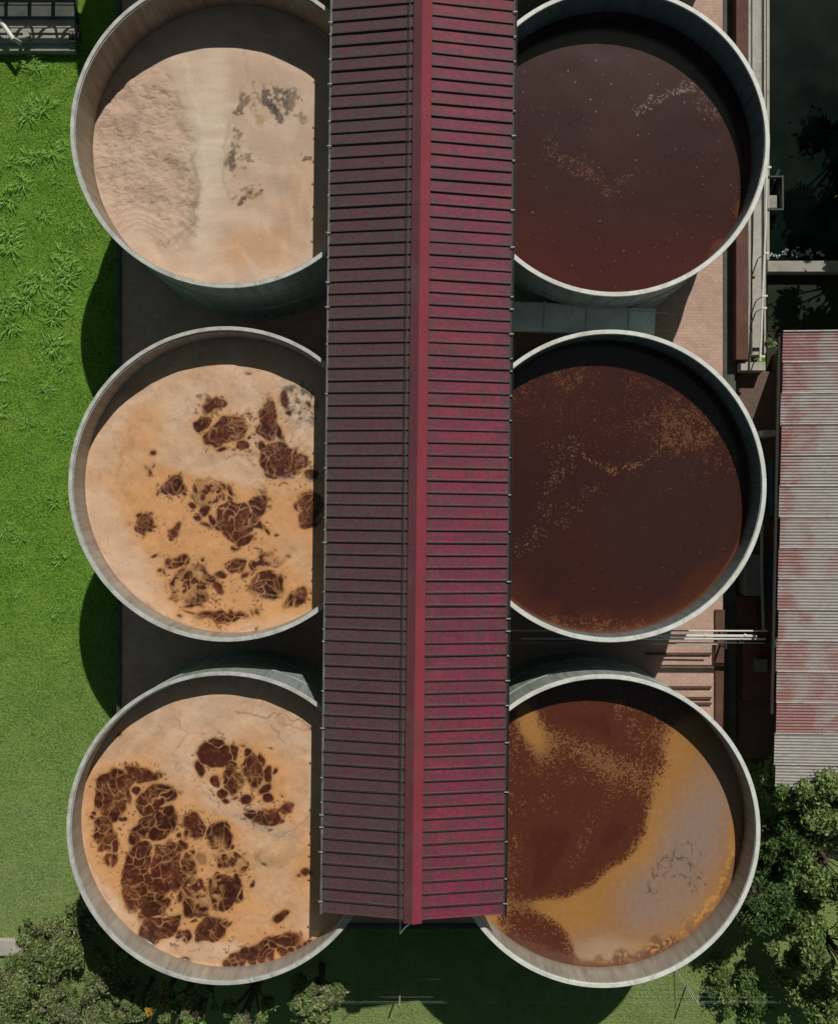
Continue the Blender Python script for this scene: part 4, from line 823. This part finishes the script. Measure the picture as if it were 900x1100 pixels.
def plant(name, px, py, h, rpx, n, size, cols, label, cat, nc=14, group=None, sparse=False, trunk=True):
    zc = h*.72; x, y = P(px, py, zc); r = rpx*PM(zc)
    t = empty(name, (x, y, 0), label=label, cat=cat, group=group)
    cl = []
    for i in range(nc):
        a = random.uniform(0, 6.283); q = r*math.sqrt(random.random())*1.02; cr = r*random.uniform(.13, .34)
        cl.append((q*math.cos(a), q*math.sin(a), max(cr*.5, h*(1-.45*(q/r)**2)-cr*.6+random.uniform(-.12, .06)*h), cr*(.7 if sparse else 1)))
    V_, F_, c = leaves(cl, n, size, cols, r); np_mesh('crown', V_, F_, c, M['leaf'], t)
    b = MB(); base = .03*h+.03
    b.tube([(0, 0, 0), (.03*h, .02*h, h*.3), (.0, .0, h*.62)], base, 8, r2=base*.5); b.build('trunk', M['bark'], t, smooth=True)
    b = MB()
    for (cx_, cy_, cz_, cr) in cl:
        b.tube([(0, 0, h*.25), (cx_*.45, cy_*.45, h*.25+(cz_-h*.25)*.6), (cx_, cy_, cz_)], base*.22, 5, r2=base*.08)
    b.build('branches', M['bark'], t); return t
# bottom right trees
G1 = 'trees in the bottom right corner'
for px, py, h, r, n, sz, nc, lab in [
  (888, 850, 5.2, 46, 17000, .085, 38, 'tree reaching over the lowest grey end of the rusty roof'),
  (846, 842, 4.9, 28, 9000, .08, 24, 'leafy tree between the orange film tank and the grey sheet roof'),
  (893, 930, 4.6, 44, 15000, .085, 28, 'tree at the right edge between the roof end and the pale leaved tree'),
  (838, 905, 4.2, 34, 8000, .08, 18, 'dark shaded tree beside the right side of the orange film tank'),
  (862, 1008, 3.6, 36, 10000, .09, 16, 'pale leaved tree with open crown right of the wire fence'),
  (905, 1030, 4.4, 42, 11000, .09, 20, 'tree at the right edge just above the bottom corner'),
  (880, 1085, 3.0, 40, 9000, .085, 18, 'tree in the extreme bottom right corner'),
  (814, 962, 4.3, 40, 9000, .08, 24, 'low shaded tree just right of the lower rim of the film tank')]:
    plant('broadleaf_tree', px, py, h, r, n, sz, DEEP+OLIVE[:2] if px > 840 else [(.08, .15, .04), (.12, .20, .06), (.06, .11, .03)], lab, 'tree', nc, G1)  # dark leaf set puts shade into the colour of the trees by the tank
plant('leafy_bush', 814, 838, 1.5, 13, 2200, .075, BRIGHT, 'small bright green bush at the corner of the shaded yard', 'bush', 8)
plant('leafy_bush', 795, 1068, 1.0, 34, 6000, .075, DEEP[:3], 'dark low bush behind the right end of the wire fence', 'bush', 16)
plant('leafy_bush', 826, 372, 1.9, 7, 160, .10, [(.20, .28, .09), (.36, .42, .2)], 'tiny pale green plant beside the corner of the rusty roof', 'bush', 4)
# bottom left shrubs
G2 = 'shrubs in the bottom left corner'
for px, py, h, r, n, lab in [
  (62, 1030, 2.0, 34, 11000, 'big olive shrub in the middle of the bottom left thicket'), (92, 990, 1.5, 22, 5000, 'olive shrub at the thicket tip nearest the lowest left tank'),
  (25, 1062, 2.1, 32, 10000, 'olive shrub at the left edge of the bottom left thicket'), (118, 1045, 1.7, 28, 7500, 'shrub in the thicket hugging the tank shadow'),
  (80, 1085, 1.9, 32, 9500, 'shrub at the lower edge under the big olive one'), (22, 1105, 1.8, 30, 7500, 'shrub in the extreme bottom left corner'),
  (130, 1092, 2.2, 26, 5600, 'low shrub left of the yellow leaved plant'), (35, 1005, .8, 18, 2600, 'low tuft of shrub above the concrete kerb end')]:
    plant('shrub', px, py, h, r, n, .062, OLIVE, lab, 'shrub', 20, G2)
plant('shrub', 150, 1076, 2.6, 20, 3600, .06, OLIVE, 'small shrub at the right tip of the bottom left thicket', 'shrub', 12, G2)
plant('shrub', 186, 1094, 4.8, 18, 4200, .065, OLIVE, 'shrub between the yellow plant and the small bright green tree', 'shrub', 12, G2)
plant('yellow_leaved_plant', 168, 1083, 4.6, 12, 1300, .10, YEL, 'small plant with bright yellow and rust leaves at the bottom edge', 'plant', 6)
plant('broadleaf_tree', 214, 1084, 5.4, 18, 3800, .075, BRIGHT+OLIVE, 'small bright green tree at the bottom edge right of the yellow plant', 'tree', 12)
plant('broadleaf_tree', 264, 1088, 5.4, 24, 4600, .075, OLIVE+DEEP[:2], 'olive tree at the bottom edge under the lowest left tank', 'tree', 14)
plant('sparse_sapling', 338, 1074, 3.9, 30, 6500, .075, OLIVE, 'thin grey green sapling left of the fence post at the bottom', 'sapling', 34, sparse=True)
strip('kerb_end', -40, 24, 1009, 1028, 0, .25, M['palecon'], 'rounded pale concrete kerb end at the left edge by the shrubs', 'kerb', bev=.08)
# unseen trees added past the frame to shade the pond bank
plant('broadleaf_tree', 1002, 205, 7.5, 66, 12000, .14, DEEP, 'tall unseen tree added past the right edge to shade the pond bank', 'tree', 30)
plant('broadleaf_tree', 1000, 40, 7.5, 62, 12000, .14, DEEP, 'tall unseen tree added past the upper right edge over the pond', 'tree', 30)
# lawn blades (uncountable) and rosette weeds
def blades(n, xr, yr, ln, name, lab, dens=None):
    px = rng.uniform(*xr, n); py = rng.uniform(*yr, n); k = PM(0); x = (px-450)*k; y = (550-py)*k
    clump_ = np.sin(x*2.1+1.3*np.sin(y*1.7))*np.sin(y*2.6+1.1*np.sin(x*2.9)); keep = rng.random(n) < .35+.55*(clump_ > -.1); x, y, py = x[keep], y[keep], py[keep]; n = len(x)
    a = rng.uniform(0, 6.283, n); l = ln*(.5+rng.random(n)); dx = np.cos(a)*l; dy = np.sin(a)*l; hz = l*(.35+.6*rng.random(n)); wd = .012+.008*rng.random(n)
    p0 = np.stack([x-np.sin(a)*wd, y+np.cos(a)*wd, np.full(n, .0)], 1); p1 = np.stack([x+np.sin(a)*wd, y-np.cos(a)*wd, np.full(n, .0)], 1); p2 = np.stack([x+dx, y+dy, hz], 1)
    V_ = np.stack([p0, p1, p2], 1).reshape(-1, 3); F_ = np.arange(3*n).reshape(-1, 3)
    c0 = np.array([(.13, .32, .02), (.18, .40, .04), (.26, .46, .08), (.08, .22, .02)])[rng.integers(0, 4, n)]
    dry = np.clip((py-640)/340, 0, 1)[:, None]*.75; c0 = c0*(1-dry)+np.array((.29, .36, .15))*dry
    o = np_mesh(name, V_, F_, np.repeat(c0*(.8+.4*rng.random((n, 1))), 3, 0), M['blade']); return tag(o, lab, 'grass', kind='stuff')
blades(110000, (-40, 132), (52, 1010), .075, 'grass', 'short green grass blades over the left lawn')
blades(45000, (380, 800), (1000, 1130), .07, 'grass', 'short dull green grass blades along the bottom of the view')
def rosette():
    n = 38; V_ = []; c = []
    for i in range(n):
        a = rng.uniform(0, 6.283); l = rng.uniform(.16, .42); wd = rng.uniform(.008, .016); h = rng.uniform(.06, .16)
        d = np.array([math.cos(a), math.sin(a), 0]); s_ = np.array([-math.sin(a), math.cos(a), 0])*wd; o_ = rng.normal(0, .05, 3)*[1, 1, 0]
        m_ = o_+d*l*.55+[0, 0, h]; e_ = o_+d*l+[0, 0, h*.35]
        V_ += [o_-s_*.5, o_+s_*.5, m_+s_, m_-s_, m_-s_, m_+s_, e_+s_*.2, e_-s_*.2]; q = np.array((.27, .50, .10))*rng.uniform(.7, 1.25); c += [q]*8
    V_ = np.array(V_); return V_, np.arange(len(V_)).reshape(-1, 4), np.array(c)
protos = []
for i in range(3):
    V_, F_, c = rosette(); o = np_mesh('weed_rosette', V_, F_, c, M['blade']); protos.append(o)
spots = [(30,116),(32,170),(24,198),(48,232),(12,250),(8,330),(14,350),(66,290),(12,566),(22,578),(6,10+560),(52,420),(70,470),(38,72),(60,195),(10,215),(28,300),(86,245),(30,455),(6,405),(60,540),(64,600),(20,640)]
spots += [(random.uniform(2, 92), random.choice((random.uniform(65, 360), random.uniform(65, 360), random.uniform(360, 800)))) for _ in range(34)]
for i, (px, py) in enumerate(spots):
    if px > 72 and 250 < py: px -= 15
    o = protos[i] if i < 3 else protos[i % 3].copy()
    if i >= 3: C.objects.link(o)
    o.location = (*P(px, py, 0), .0); o.rotation_euler = (0, 0, random.uniform(0, 6.28)); s_ = random.uniform(.5, 1.3) if py > 380 else random.uniform(.8, 1.9); o.scale = (s_, s_, s_)
    tag(o, 'star shaped tuft of coarse weed growing in the left lawn', 'weed', 'weed tufts in the left lawn')

# ------------------------------------------------------------------ wire fence along the bottom
t = empty('wire_fence', (*P(430, 1057, 0), 0), label='thin wire fence on slim pale posts along the bottom of the view', cat='fence')
k = PM(0)
for dx in (-160, 0, 155, 307, 460):
    b = MB(); b.box((dx*k, 0, .83), (.045, .045, 1.66)); b.build('post', M['palecon'], t)
for zz in (.35, .75, 1.15, 1.5, 1.62):
    b = MB(); pts = [((-160+i*31)*k, .035, zz-.02*math.sin((i % 5)/5*math.pi)) for i in range(21)]; b.tube(pts, .003, 4); b.build('wire', M['duct'], t)
b = MB(); b.tube([(293*k, .75, .0), (305*k, .0, 1.3)], .016, 6); b.build('brace', M['palecon'], t)
for px, py in ((466, 1052), ):
    c = P(px, py, .05); b = MB(); b.tube([(c[0]-.25, c[1], .05), (c[0]+.25, c[1]+.01, .05)], .02, 6); tag(b.build('fallen_rod', M['pipe']), 'short pale rod lying in the shade under the roof end', 'rod')
